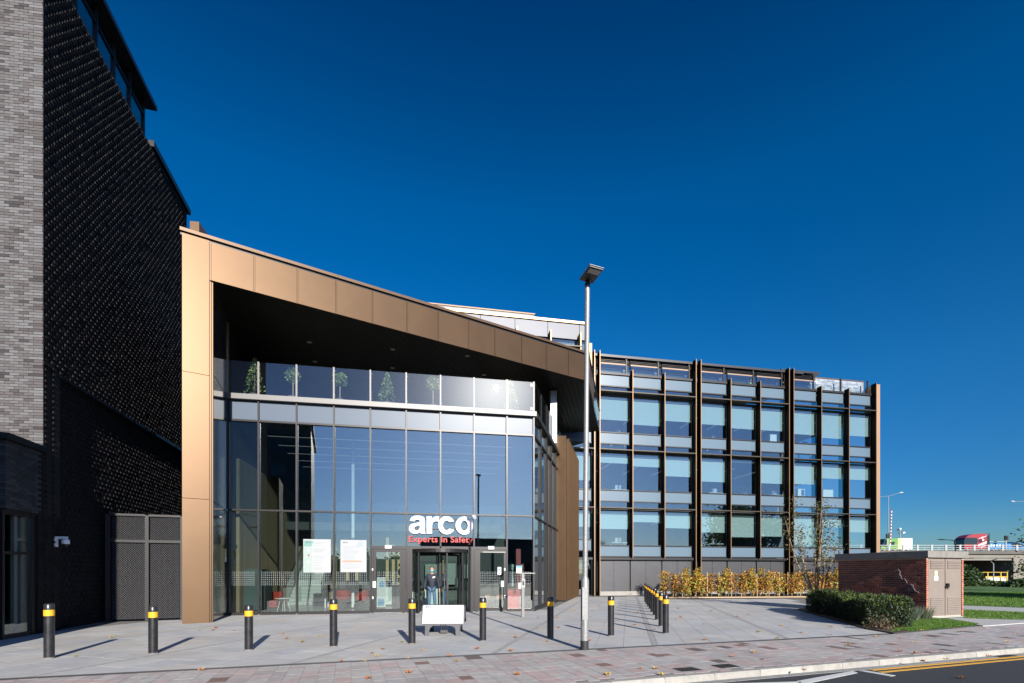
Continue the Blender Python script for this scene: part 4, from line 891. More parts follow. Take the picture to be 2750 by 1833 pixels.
blind = {(0, 2): .5, (0, 1): .72, (0, 0): .5,
         (1, 2): .60, (2, 2): .70, (3, 2): .52, (4, 2): .55, (5, 2): .62, (6, 2): .62, (7, 2): .68, (8, 2): .75, (9, 2): .62,
         (1, 1): .17, (2, 1): .24, (3, 1): .50, (4, 1): .62, (5, 1): 0, (6, 1): .60, (7, 1): .58, (8, 1): .36, (9, 1): .36,
         (1, 0): .46, (2, 0): .22, (3, 0): .40, (4, 0): .52, (5, 0): .66, (6, 0): .62, (7, 0): .88, (8, 0): .26, (9, 0): .42}
zf = [(ZB, ZSH[0]), (ZSH[0], ZSH[1]), (ZSH[1], ZSH[2])]
for bi, (i, j) in enumerate(bays):
    a, c = fin_u[i]+.045, fin_u[j]-.045
    for k in range(3):
        z0, z1 = zf[k]; zs0 = z0+.05 if k == 0 else z0+.50; zs1 = z0+.80 if k == 0 else z0+1.27   # spandrel
        if bi == 0 and k == 0: zs0, zs1 = z0+.45, z0+1.2
        f = MB(); zt = z1-.10
        for zz in ((zs0, zs1) if k else (zs1, zs0)): f.fbox(O_, a, c, V_W-.06, V_W+.05, zz-.035, zz+.035)
        f.fbox(O_, a, c, V_W-.06, V_W+.03, zt-.06, zt+.04); f.fbox(O_, a, a+.04, V_W-.06, V_W+.02, z0, zt); f.fbox(O_, c-.04, c, V_W-.06, V_W+.02, z0, zt)
        wn = f.build('window', M_frame, ob)
        MB().fbox(O_, a+.04, c-.04, V_W-.03, V_W-.015, zs1+.035, zt-.06).build('pane', M_glass_far, wn)
        MB().fbox(O_, a+.04, c-.04, V_W-.03, V_W-.012, zs0+.035, zs1-.035).build('spandrel', M_spandrel_far, wn)
        if k: MB().fbox(O_, a+.04, c-.04, V_W-.03, V_W-.015, z0+.02, zs0-.035).build('lower_pane', M_glass_far, wn)
        bl = blind.get((bi, k), .5); H = zt-.3-zs1
        if bl: MB().fbox(O_, a+.05, c-.07, V_W-.16, V_W-.15, zt-.30-H*bl, zt-.28).build('blind', M_blind, wn)
        sh = MB().fbox(O_, a-.03, c+.03, V_W, -.02, z1-.035, z1+.025) if 1 else None
        MB().fbox(O_, a, c, V_W+.06, .06, z1-.03, z1+.03).build('sun_shelf', M_shelf, ob)
    # spandrel level under the parapet
    f = MB(); f.fbox(O_, a, c, V_W-.06, V_W+.06, 14.33, 14.41); f.fbox(O_, a, c, V_W-.06, V_W+.10, ZLED, ZLED+.14); wn = f.build('window', M_frame, ob)
    MB().fbox(O_, a, c, V_W-.03, V_W-.012, 14.41, ZLED).build('spandrel', M_spandrel_far, wn); MB().fbox(O_, a, c, V_W-.03, V_W-.015, ZSH[2]+.03, 14.33).build('lower_pane', M_glass_far, wn)
    # clerestory (glazed, with louvres) or glass balustrade
    if bi <= 7:
        f = MB(); top = ZTOP-.15; zl = top-.42; cm = c-.28
        f.fbox(O_, cm, cm+.09, V_W-.1, V_W+.02, ZLED+.14, top)
        wn = f.build('clerestory', M_frame, ob); MB().fbox(O_, a, c, V_W-.6, V_W-.55, ZLED+.1, zl).build('back_panel', mat('clerestory_panel', (.045, .05, .06), .35, .2), wn)
        MB().fbox(O_, a, cm, V_W-.12, V_W-.02, zl-.04, zl+.04).build('gold_bar', mat('gold_bar', (.26, .17, .11), .5, .2), wn)
        MB().fbox(O_, a, c, V_W-.03, V_W-.015, ZLED+.14, zl-.04).build('pane', M_glass_far, wn)
        MB().fbox(O_, a, c, V_W-.32, V_W-.25, zl, top+.02).build('louvre_back', M_black, wn)
        for q in range(4): MB().fbox(O_, a, c, V_W-.2, V_W-.06, zl+.08+q*.09, zl+.105+q*.09).build('louvre', M_frame, wn)
    else:
        wn = MB().fbox(O_, a, c, V_W-.03, V_W-.01, ZLED+.14, ZLED+1.05).build('balustrade_panel', M_glass_bal, ob); MB().fbox(O_, c-.3, c-.2, V_W-.08, V_W+.02, ZLED, ZLED+1.15).build('balustrade_post', M_frame, ob)
# grey stone parapet on the roof at the right end
st = thing('stone_parapet', 'grey split stone wall behind the glass balustrade on the office roof', 'wall', O_.pt(u_roof, -2, ZLED)); z = ZLED-.3; r = 0
gs = [mat('grey_stone_%d' % i, c, .8, var=.2, scale=9) for i, c in enumerate(((.32, .33, .36), (.24, .25, .28), (.40, .41, .43)))]; b = MB(); n = 0
MB().fbox(O_, u_roof-2.2, u_end-.05, -1.3, -1.05, ZLED-.4, ZLED+1.3).build('backing', M_concrete, st)
while z < ZLED+1.18:
    u = u_roof-2.2-(.2 if r % 2 else 0)
    while u < u_end-.4:
        L = random.uniform(.3, .55); b.fbox(O_, u, u+L-.012, -1.06, -1.03+random.random()*.03, z, z+.128, random.randrange(3)); u += L
    z += .14; r += 1
b.build('stones', gs, st, kind='stuff'); MB().fbox(O_, u_roof-2.2, u_end-.05, -1.35, -1.0, ZLED+1.305, ZLED+1.36).build('coping', M_bronze_dark, st)
# ground level perforated panels on a stone plinth
M_perf = mat('perforated_metal', (.065, .064, .068), .42, .55, var=.06, scale=2)
t = M_perf.node_tree; bs = t.nodes['Principled BSDF']; ge = t.nodes.new('ShaderNodeNewGeometry'); vm = t.nodes.new('ShaderNodeMapping'); vm.inputs['Rotation'].default_value = (0, 0, -O_.a); t.links.new(ge.outputs['Position'], vm.inputs[0])
vo = t.nodes.new('ShaderNodeTexVoronoi'); vo.inputs['Scale'].default_value = 14; vo.inputs['Randomness'].default_value = 0; t.links.new(vm.outputs[0], vo.inputs['Vector'])
gt_ = t.nodes.new('ShaderNodeMath'); gt_.operation = 'LESS_THAN'; gt_.inputs[1].default_value = .24; t.links.new(vo.outputs['Distance'], gt_.inputs[0])
mx2 = t.nodes.new('ShaderNodeMix'); mx2.data_type = 'RGBA'; old = bs.inputs['Base Color'].links[0].from_socket; t.links.new(gt_.outputs[0], mx2.inputs['Factor']); t.links.new(old, mx2.inputs['A']); mx2.inputs['B'].default_value = (.15, .15, .16, 1); t.links.new(mx2.outputs['Result'], bs.inputs['Base Color'])
for bi, (i, j) in enumerate(bays):
    a, c = fin_u[i]+.05, fin_u[j]-.05
    MB().fbox(O_, a-.05, c+.05, V_W-.1, V_W+.22, ZB-.17, ZB-.02).build('base_rail', M_black, ob)
    if bi == 0: MB().fbox(O_, a, c, V_W-.1, V_W-.08, .05, ZB-.17).build('pane', M_glass_far, ob); MB().fbox(O_, a, c, V_W-.12, V_W+.04, 0, .06).build('sill', M_frame, ob); continue
    n = 2
    for k in range(n):
        p0, p1 = a+(c-a)*k/n, a+(c-a)*(k+1)/n; MB().fbox(O_, p0+.012, p1-.012, V_W-.06, V_W-.03, .30, ZB-.19).build('mesh_panel', M_perf, ob)
        MB().fbox(O_, p1-.03, p1+.03, V_W-.08, V_W-.062, .30, ZB-.19).build('panel_post', M_black, ob)
        for q in range(4): MB().tube([O_.pt(p1, V_W-.03, .5+q*.5), O_.pt(p1, V_W-.005, .5+q*.5)], .018, 6).build('bolt', M_steel, ob)
MB().fbox(O_, fin_u[1], u_end, V_W-.3, V_W-.12, .0, ZB-.1).build('ground_wall', M_black, ob)
pb = MB(); u = fin_u[2]
MB().fbox(O_, fin_u[2], u_end, V_W-.1, V_W-.02, 0, .29).build('plinth', M_concrete, ob)
# ---- silver upper storey behind the canopy
U0, U1 = O_.at(1120), O_.at(1578)
sv = M_silver = mat('silver_panel', (.075, .077, .086), .5, .8, var=.12, scale=.6, bump=.05, bscale=.9)
za, zc = Z(870, 31.8), Z(868, 31.8)
ztop, zbot = O_.z(1567, 868), O_.z(1567, 913)
for px0, px1 in ((1120, 1190), (1190, 1290), (1290, 1383), (1383, 1471), (1471, 1556), (1556, 1578)):
    a, c = O_.at(px0), O_.at(px1); MB().fbox(O_, a+.015, c-.015, -.3, 0, zbot, ztop-.13).build('silver_panel', M_silver, ob)
MB().fbox(O_, U0, U1, -6, -.31, zbot-2.2, ztop-.02).build('upper_core', M_black, ob)
MB().fbox(O_, U0-.05, U1+.05, -6, .1, ztop-.10, ztop+.06).build('upper_cap', mat('cap_gold', (.34, .23, .12), .4, .5), ob)
MB().fbox(O_, U0, O_.at(1437), -1.5, -.3, ztop+.06, ztop+.40).build('roof_plant_screen', M_frame, ob); MB().fbox(O_, U0, O_.at(1437)+.06, -1.55, -.25, ztop+.40, ztop+.47).build('screen_cap', M_bronze_dark, ob)
MB().fbox(O_, U0, U1, -.12, -.1, zbot-1.2, zbot).build('pane', M_glass_far, ob)
for px in (1389, 1480, 1560): u = O_.at(px, .5); MB().fbox(O_, u-.04, u+.04, -.1, .5, zbot-1.5, zbot+.25).build('fin', M_bronze_fin, ob)
MB().fbox(O_, O_.at(1389, .5), O_.at(1562, .5), -.1, .55, zbot-.72, zbot-.66).build('sun_shelf', M_shelf, ob)
MB().fbox(O_, U1+.0, U1+.35, -.5, -.1, 13, zbot-.1).build('edge_stub', M_bronze_fin, ob)
# ---- things seen behind the office glass
def odesk(px, k, lab):
    u = O_.at(px, -1.6); z = (zf[k][0] if k else ZB-.45)+.0
    o = thing('office_desk', lab, 'desk', O_.pt(u, -1.8, z), 'desks behind the office glass'); zz = z+1.55
    MB().fbox(O_, u-.6, u+.6, -2.3, -1.6, zz-.04, zz).build('tabletop', M_white, o)
    for d in (-.55, .5): MB().fbox(O_, u+d, u+d+.05, -2.0, -1.9, z, zz-.04).build('leg', M_white, o)
    MB().fbox(O_, u-.2, u+.25, -1.95, -1.92, zz+.05, zz+.36).build('monitor', mat('monitor_back', (.45, .45, .47), .4), o); MB().fbox(O_, u, u+.05, -1.97, -1.93, zz, zz+.05).build('monitor_stand', M_white, o)
for px, k, lab in ((1664, 2, 'white desk top floor of the office, first bay from the lamp post'), (1664, 1, 'white desk second floor of the office, first bay from the lamp post'), (1924, 2, 'white desk with blue and red things, top floor middle section'), (1924, 1, 'white desk second floor, bay right of the double fin'), (1664, 0, 'white desk first floor of the office, nearest the lamp post'), (2086, 1, 'white desk second floor, left of the double fin by the young tree'), (2170, 2, 'white desk top floor right section'), (1924, 0, 'white desk first floor middle section')): odesk(px, k, lab)
for i, (px, k, s) in enumerate(((2077, 2, .55), (2152, 1, .6), (2224, 1, .9))):
    u = O_.at(px, -.75); z = zf[k][0]+1.3; o = thing('white_box', 'white box standing on the sill, ' + ('top floor left of the double fin', 'second floor with dark picture on it', 'second floor, wide one in the right section')[i], 'box', O_.pt(u, -.75, z), 'white boxes on the office sills'); MB().fbox(O_, u-s/2, u+s/2, -.95, -.75, z, z+.6).build('body', M_white, o)
    if i == 1: MB().fbox(O_, u+.0, u+.25, -.75, -.745, z+.1, z+.55).build('picture', mat('print_navy', (.03, .08, .2), .5), o)
    else: MB().fbox(O_, u-s/2-.01, u+s/2+.01, -.96, -.74, z+.6, z+.63).build('lid', M_paper, o)
for k in range(3):
    zc = zf[k][1]-.55
    for q in range(9):
        u = 1.5+q*2.45; o = thing('linear_lamp', 'slim white ceiling lamp above the office floor, seen through the glass', 'lamp', O_.pt(u, -3, zc), 'linear lamps in the office ceilings'); MB().fbox(O_, u-.025, u+.025, -5.2, -1.6, zc, zc+.03).build('diffuser', MATS['lamp_white'], o); MB().fbox(O_, u-.03, u+.03, -5.2, -1.6, zc+.03, zc+.1).build('housing', M_white, o)
# ================================================================== STREET FURNITURE
M_bol = mat('bollard_black', (.014, .014, .016), .38, .0, var=.45, scale=9, spec=.5, bump=.06, bscale=40)
M_bolc = mat('bollard_cap', (.03, .03, .033), .3, .3, var=.1, scale=10); M_band = mat('bollard_band', (.72, .36, .015), .45, var=.08, scale=12)
M_scuff = mat('bare_base', (.16, .15, .14), .7, var=.5, scale=30)
front = [(118, 1770, 1.01), (401, 1757, .93), (661, 1747.5, .92), (891, 1738, 1.02), (1104, 1730, 1.01), (1296, 1722.5, 1.0), (1479, 1715.5, 1.0), (1643, 1709, 1.0), (1791, 1702, 1.0)]
row2 = [(1778.5, 1682.5), (1767.5, 1665), (1760.8, 1652.5), (1754, 1644), (1748.6, 1635.5), (1743.7, 1629), (1739, 1622.5), (1735.5, 1616)]
flab = ['black bollard with yellow band nearest the left edge, before the brick annex', 'black bollard with yellow band in front of the metal gate', 'short black bollard with yellow band just right of the bronze pier',
        'black bollard with yellow band below the white posters', 'black bollard with yellow band left of the white folding sign', 'black bollard with yellow band right of the white folding sign',
        'black bollard with yellow band in front of the glazed corner, left of the lamp post', 'black bollard with yellow band just right of the lamp post', 'black bollard with yellow band at the near end of the receding row']
ordn = ['second', 'third', 'fourth', 'fifth', 'sixth', 'seventh', 'eighth', 'farthest']
b0_ = None
def bollard(c, h, label, sc=1.0):
    global b0_
    o = thing('bollard', label, 'bollard', c, 'black bollards with yellow bands'); r = .078
    b = MB(); b.lathe(c, [(r, 0), (r, h-.225)], 28); b.build('shaft', M_bol, o, smooth=40)
    MB().lathe(c, [(r+.003, .0), (r+.003, .022), (r, .024)], 28).build('base_ring', M_scuff, o, smooth=40)
    MB().lathe(c, [(r+.002, h-.225), (r+.002, h-.115)], 28).build('yellow_band', M_band, o, smooth=40)
    MB().lathe(c, [(r, h-.115), (r, h-.018), (r-.012, h-.003), (r-.04, h)], 28).build('cap', M_bolc, o, smooth=40)
    return o
for (px, py, h), lb in zip(front, flab):
    c = G(px, py); c.y += .1; bollard(c, h, lb)
src = None
for i, (px, py) in enumerate(row2):
    c = G(px, py); c.y += .1; lb = 'black bollard with yellow band, %s of the receding row of bollards' % ordn[i]
    if src is None: src = bollard(c, 1.0, lb); s0 = c
    else: copy_tree(src, c-s0, lb)
# ---- lamp post
lp = G(1569.5, 1744); lt = P(1577.5, 768, 9.92); o = thing('lamp_post', 'galvanised street lamp post with flat black head on the plaza edge', 'street lamp', lp)
dv = (lt-lp)
def lerp(z): return lp+dv*(z/dv.z)
MB().tube([lerp(-.02), lerp(.19)], .084, 20).build('base_band', mat('base_tar', (.02, .02, .02), .6, var=.4, scale=18), o, smooth=40)
MB().tube([lerp(.19), lerp(1.42), lerp(1.50)], [.082, .082, .052], 20).build('lower_shaft', M_galv, o, smooth=40)
MB().tube([lerp(1.50), lt], [.052, .05], 18).build('upper_shaft', M_galv, o, smooth=40)
fr = Fr((lp.x, lp.y), R(0)); b = MB().fbox(fr, -.055, .055, .077, .086, .62, 1.28); b.tube([fr.pt(.03, .086, 1.17), fr.pt(.03, .092, 1.17)], .01, 8); b.build('access_door', M_galv, o)
MB().tube([lt, lt+Vector((0, 0, .05)), lt+Vector((-.0, 0, .05)), lt+Vector((0, -.0, .11))], [.056, .056, .04, .04], 14).build('spigot', M_black, o, smooth=40)
hc = lt+Vector((-.02, .03, .105)); hd_ = Vector((.135, -.45, .0)); hx = Vector((.135, .03, -.018)); up = Vector((0, 0, .028))
def slab8(a, da, dx, t): return [a-dx, a+dx, a+dx+da, a-dx+da] and [a-dx+da, a+dx+da, a+dx, a-dx, a-dx+da+t, a+dx+da+t, a+dx+t, a-dx+t]
b = MB().hexa(slab8(hc, hd_, hx, up)); b.hexa(slab8(hc+hd_*.2+up, hd_*.7, hx*.7, up*.6)); b.build('lamp_head', mat('lamp_black', (.03, .03, .032), .45), o)
b = MB().hexa(slab8(hc+hd_*.62-up*.35, hd_*.3, hx*.86, up*.3)); b.build('lens', mat('lamp_lens', (.34, .32, .28), .35), o)
b = MB().hexa(slab8(hc-hd_*.02+up*1.02, hd_*1.06, hx*1.06, up*.22)); b.build('head_lid', mat('sunlit_lid', (.4, .4, .4), .4), o)  # pale colour paints the sunlit top edge of the black head
# ---- folding sign
ac = G(1187.5, 1707); AFr = Fr((ac.x, ac.y), R(1.2)); k = ac.y/F
fs_ = thing('folding_sign', 'white folding pavement sign on black plastic legs before the revolving door', 'sign', ac)
M_pl = mat('black_plastic', (.065, .064, .07), .55, var=.15, scale=14)
def lean(u, z, off=0.0): # front leaf leans back
    return AFr.pt(u, -z*.36-off, z*.97)
def leaf(sign):
    f = MB(); W = .545; pr = []
    def q(u, z): return lean(u, z) if sign > 0 else AFr.pt(u, -.95+z*.62, z*.97)
    poly = [(-W, .31), (-W+.0, .74), (-W+.03, .775), (W-.03, .775), (W, .74), (W, .31), (W-.02, .285), (W-.09, .27), (W-.11, .22), (W-.11, 0), (W-.21, 0), (W-.215, .14), (W-.24, .2), (W-.30, .25), (W-.4, .275), (-W+.4, .275), (-W+.30, .25), (-W+.24, .2), (-W+.215, .14), (-W+.21, 0), (-W+.11, 0), (-W+.11, .22), (-W+.09, .27), (-W+.02, .285)]
    n = len(poly); d = Vector((AFr.n.x, AFr.n.y, .0))*(-.03 if sign > 0 else .03)
    A_ = [q(u, z) for u, z in poly]; B_ = [a+d for a in A_]
    f.add(A_+B_, [tuple(range(n-1, -1, -1)), tuple(range(n, 2*n))]+[(i, (i+1) % n, n+(i+1) % n, n+i) for i in range(n)]); return f
leaf(1).build('front_leaf', M_pl, fs_); leaf(-1).build('rear_leaf', M_pl, fs_)
n_ = Vector((AFr.n.x*.94, AFr.n.y*.94, .34)).normalized()
b = MB(); c8 = [lean(-.52, .30), lean(.52, .30), lean(.515, .765), lean(-.515, .765)]; b.add([p+n_*.004 for p in c8]+[p+n_*.010 for p in c8], [(0, 1, 2, 3)[::-1], (4, 5, 6, 7), (0, 1, 5, 4), (1, 2, 6, 5), (2, 3, 7, 6), (3, 0, 4, 7)]); b.build('white_face', mat('sign_face', (.42, .425, .43), .5), fs_)
for sh, x in ((LA, 0), (LR, .985), (LC, 1.62), (LO, 2.605)):
    me = outline(sh, .0006); h = .044; ez = (lean(0, 1)-lean(0, 0)).normalized(); ex = Vector((AFr.u.x, AFr.u.y, 0)); me.transform(Matrix(((ex.x*h, ez.x*h, n_.x, 0), (ex.y*h, ez.y*h, n_.y, 0), (ex.z*h, ez.z*h, n_.z, 0), (0, 0, 0, 1))))
    me.materials.append(mat('print_dark', (.06, .09, .10))); l = link('print_letter', me); l.location = lean(-.46+x*h, .70)+n_*.0115; adopt(l, fs_)
for u, z, m in ((-.37, .57, M_sred), (.40, .59, mat('print_grey', (.5, .5, .5)))): MB().add([lean(u, z)+n_*.0115, lean(u+.008, z)+n_*.0115, lean(u+.008, z+.05)+n_*.0115, lean(u, z+.05)+n_*.0115], [(0, 1, 2, 3)]).build('print_mark', m, fs_)
b = MB(); [b.tube([AFr.pt(u, -.14, .3), AFr.pt(u, -.42, .06)], .011, 6) for u in (-.06, 0, .06)]; b.fbox(AFr, -.09, .09, -.5, -.38, .03, .10); b.build('hinge_strap', M_pl, fs_)
# ---- steel entry post with cross bar
c = G(1404, 1656); PF = Fr((c.x, c.y), E.a); o = thing('entry_post', 'brushed steel entry post with keypad and top bar by the glass corner', 'post', c)
MB().fbox(PF, -.05, .05, -.05, .05, 0, 1.52).build('shaft', M_steel, o); MB().fbox(PF, -.17, .45, -.03, .03, 1.535, 1.575).build('top_bar', M_steel, o); MB().fbox(PF, -.03, .03, -.02, .02, 1.52, 1.535).build('neck', M_steel, o)
MB().fbox(PF, -.055, .065, .05, .075, 1.05, 1.35).build('keypad', mat('keypad_steel', (.35, .34, .33), .3, .8), o); MB().fbox(PF, -.03, .04, .0755, .079, 1.12, 1.28).build('keypad_face', M_black, o); MB().fbox(PF, -.03, .03, .0755, .08, 1.30, 1.325).build('speaker', M_black, o)
# ================================================================== BRICK KIOSK
KC = Vector((14.3, 16.7)); KFd = Fr((KC.x, KC.y), R(20)); KL = Fr((KC.x, KC.y), R(20+90))     # door face; long face: u away, n to the right
KW, KLn, KH = 2.06, 3.12, 2.10
def pk(u, w_): p = KC+KFd.u*u-KFd.n*w_; return p
kk = thing('brick_kiosk', 'low red brick kiosk with concrete roof slab and louvred double doors', 'kiosk', (KC.x, KC.y, 0))
LF = Fr((KC.x, KC.y), R(20+90)); LF.n = -LF.n                                                  # outward = to the left
M_km = mat('kiosk_mortar', (.55, .45, .37), .9, var=.15, scale=20)
MB().fbox(KFd, .004, KW-.004, -KLn+.004, -.031, 0, KH).build('core_wall', M_km, kk); [MB().fbox(KFd, a, c_, -.0305, -.004, 0, KH).build('reveal', M_km, kk) for a, c_ in ((.004, .1), (KW-.1, KW-.004))]
rb = [mat('red_brick_%d' % i, c, .8, var=.2, scale=16, bump=.25, bscale=60) for i, c in enumerate(((.36, .105, .055), (.30, .085, .046), (.42, .13, .066), (.23, .065, .04)))]
bl_ = []; z = .012; r = 0
while z < KH-.06:
    w0 = 0.0; first = True
    while w0 < KLn-.03:
        L = .1025 if (first and r % 2) else .215
        bl_.append(('L', w0, min(w0+L, KLn), z)); w0 += L+.0105; first = False
    for a, c_ in ((.0, .10), (KW-.10, KW)): bl_.append(('F', a, c_, z))
    z += .0755; r += 1
bl_.sort(key=lambda t: (t[1] if t[0] == 'L' else 9)+abs(t[3]-1.5)*.4)
rest = MB()
for i, (f, a, c_, z) in enumerate(bl_):
    m_ = random.choices(range(4), (4, 4, 2, 2))[0]; pr = random.uniform(-.001, .003)
    def put(b, mi):
        if f == 'L':
            fr = KFd; b.fbox(KFd, -.0-pr, .022, -c_, -a if a > .001 else -.105 if False else -a-.0005, z, z+.065, mi)
        else: b.fbox(KFd, a+(.0225 if a < .01 else 0), c_, -.03, .0+pr, z, z+.065, mi)
    if i < 300: b = MB(); put(b, 0); b.build('brick', rb[m_], kk)
    else: put(rest, m_)
rest.build('bricks', rb, kk, kind='stuff')
cp_ = MB(); cp_.fbox(KFd, -.09, KW+.12, -KLn-.1, .10, KH, KH+.05); cp_.fbox(KFd, -.08, KW+.11, -KLn-.09, .09, KH+.05, KH+.23); cp_.build('roof_slab', mat('roof_concrete', (.19, .178, .16), .85, var=.25, scale=4, bump=.3, bscale=30), kk)
M_door = mat('kiosk_door', (.20, .165, .138), .6, var=.07, scale=3)
MB().fbox(KFd, .105, KW-.105, -.06, -.035, .03, KH-.005).build('door_frame', M_door, kk)
for a, c_ in ((.125, KW/2-.015), (KW/2+.02, KW-.125)):
    d = MB().fbox(KFd, a, c_, -.034, -.012, .06, KH-.03).build('door', M_door, kk)
    for z0, nl, st_ in ((1.72, 5, .058), (.14, 9, .066)):
        for q in range(nl):
            z = z0+q*st_; b = MB(); u0, u1 = a+.10, c_-.07
            b.add([KFd.pt(u0, -.011, z+.05), KFd.pt(u1, -.011, z+.05), KFd.pt(u1, .018, z+.006), KFd.pt(u0, .018, z+.006), KFd.pt(u0, -.011, z), KFd.pt(u1, -.011, z)], [(3, 2, 1, 0), (4, 5, 2, 3), (0, 4, 3), (1, 2, 5)]); b.build('louvre', M_door, d)
MB().fbox(KFd, KW/2-.013, KW/2+.018, -.034, -.02, .06, KH-.03).build('door_gap', M_black, kk)
b = MB(); b.fbox(KFd, KW/2+.03, KW/2+.15, -.011, .05, 1.06, 1.20); b.fbox(KFd, KW/2-.03, KW/2+.06, -.011, .03, 1.04, 1.10); b.tube([KFd.pt(KW/2+.06, .04, 1.12), KFd.pt(KW/2+.06, .04, 1.0)], .022, 8); b.build('padlock', M_frame, kk)
b = MB().fbox(KFd, .46, .60, -.011, -.006, 1.46, 1.64); b.build('yellow_label', mat('label_yellow', (.72, .70, .42), .5), kk); MB().fbox(KFd, .42, .65, -.0115, -.0065, 1.30, 1.455).build('white_label', M_paper, kk)
b = MB(); b.add([KFd.pt(.50, -.005, 1.5), KFd.pt(.56, -.005, 1.5), KFd.pt(.53, -.005, 1.57)], [(0, 1, 2)]); b.build('warning_mark', M_black, kk)
b = MB()
def gw(w_, z): return KFd.pt(-.006, -w_, z)
random.seed(3)
for pts in ([(.98, 1.62), (.90, 1.70), (.82, 1.62), (.84, 1.5), (.78, 1.42), (.86, 1.36), (.9, 1.5)], [(.84, 1.42), (.74, 1.34), (.68, 1.36), (.62, 1.26), (.6, 1.2)], [(.60, 1.12), (.48, 1.17), (.42, 1.06), (.5, .96), (.58, 1.02), (.48, 1.06)], [(.42, 1.16), (.38, 1.0), (.33, .92)], [(.36, .95), (.26, .90), (.22, .86)]):
    b.tube([gw(w_, z) for w_, z in pts], .006, 5)
b.build('graffiti', mat('graffiti', (.34, .34, .36), .7, var=.3, scale=20), kk)
MB().fbox(KFd, .1, KW-.1, -.03, .12, -.05, .03).build('door_step', M_path, kk)
# ================================================================== VEGETATION
def leafmesh(pts, size, flat=.35, mi=1, jitter=.4):
    b = MB()
    for p in pts:
        s = size*random.uniform(.6, 1.3); a = Vector((random.gauss(0, 1), random.gauss(0, 1), random.gauss(0, flat))).normalized(); c = a.orthogonal().normalized(); c.rotate(Matrix.Rotation(random.random()*6.28, 3, a)) if False else None
        c = a.cross(Vector((random.gauss(0, 1), random.gauss(0, 1), random.gauss(0, 1)))).normalized()*s*.42; a = a*s
        m_ = random.randrange(mi); b.add([p-a*.5, p+c-a*.05, p+a*.55, p-c-a*.05], [(0, 1, 2, 3)], m_)
    return b
def leafmat(n, col, tr=.25):
    if n in MATS: return MATS[n]
    m = mat(n, col, .55, var=.25, scale=3); t = m.node_tree; b = t.nodes['Principled BSDF']
    tl = t.nodes.new('ShaderNodeBsdfTranslucent'); tl.inputs[0].default_value = (col[0]*1.5, col[1]*1.5, col[2], 1); mx = t.nodes.new('ShaderNodeMixShader'); mx.inputs[0].default_value = tr
    o = t.nodes['Material Output']; t.links.new(b.outputs[0], mx.inputs[1]); t.links.new(tl.outputs[0], mx.inputs[2]); t.links.new(mx.outputs[0], o.inputs[0]); return m
M_bark = mat('bark', (.11, .085, .06), .85, var=.3, scale=18); M_barkl = mat('pale_bark', (.30, .23, .16), .8, var=.25, scale=18)
g1 = [leafmat('leaf_dark', (.025, .05, .014)), leafmat('leaf_mid', (.045, .085, .02)), leafmat('leaf_olive', (.07, .10, .03))]
au = [leafmat('leaf_yellow', (.50, .30, .035)), leafmat('leaf_amber', (.42, .19, .03)), leafmat('leaf_rust', (.26, .09, .025)), leafmat('leaf_lime', (.24, .25, .035)), leafmat('leaf_brown', (.16, .07, .03))]
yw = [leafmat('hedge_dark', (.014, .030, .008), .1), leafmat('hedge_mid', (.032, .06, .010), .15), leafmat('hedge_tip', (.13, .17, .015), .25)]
random.seed(21)
# autumn hedge plants in the bed before the mesh panels: six plants built, the rest copied
def sapling(c, h, w_, n, bare=False):
    o = thing('hedge_plant', 'young autumn hedge plant with yellow and rust leaves before the grey mesh panels', 'hedge plant', c, 'autumn hedge plants in the bed')
    b = MB(); pts = []
    for s in range(3):
        a = random.random()*6.28; d = Vector((math.cos(a), math.sin(a), 0))*w_*.3*(s > 0)
        pp_ = [c+Vector((0, 0, .02)), c+d*.4+Vector((0, 0, h*.4)), c+d+Vector((0, 0, h*random.uniform(.8, 1)))]; b.tube(pp_, [.012, .009, .003], 5)
        for k in range(n//3):
            t = random.uniform(.20, 1); q = c+d*t+Vector((0, 0, h*t)); rr = w_*(1-.55*abs(t-.5))*random.random()**.6
            pts.append(q+Vector((random.gauss(0, 1), random.gauss(0, 1), random.gauss(0, .5))).normalized()*rr)
    b.build('stem', M_barkl, o); lm = leafmesh(pts, .105, .6, 5)
    wts = random.choice(((5, 3, 1, 6, 1), (3, 4, 2, 4, 1), (4, 2, 1, 7, 1), (3, 4, 4, 2, 2)))
    lm.m = random.choices(range(5), wts, k=len(lm.m)); lm.build('foliage', au, o); return o
prot = []
b0h, b1h = G(1790, 1603.5), G(2255, 1602)
N = 60
for i in range(N):
    t = i/(N-1); c = b0h.lerp(b1h, t)+Vector((random.uniform(-.12, .12), random.uniform(-.35, .45), .05))
    if i < 9: prot.append(sapling(c, random.uniform(1.2, 1.85), random.uniform(.28, .44), random.randint(200, 460)))
    else:
        s = random.choice(prot); copy_tree(s, c-Vector(s.location))
for i in range(15):
    c = b0h.lerp(b1h, (i+.4)/15)+Vector((random.uniform(-.15, .15), random.uniform(-.45, -.1), .0)); h = random.choice((.55, .6, 1.5, 1.6, .5)); o = thing('wooden_stake', ('tall' if h > 1 else 'short')+' thin wooden stake standing among the autumn hedge plants', 'stake', c, 'stakes in the autumn hedge'); r = .022 if h > 1 else .016
    MB().tube([c, c+Vector((random.uniform(-.03, .03), 0, h))], r, 6).build('shaft', M_timber, o); MB().tube([c+Vector((0, 0, h*.8)), c+Vector((0, 0, h*.8+.05))], r+.006, 6).build('tie', M_black, o)
kb = MB().prism([tuple(v.xy) for v in (G(1772, 1608), G(2172, 1605.5), G(2172, 1604), G(1772, 1606.5))], -.1, .09); kb.build('bed_edging', M_timber, kind='structure')
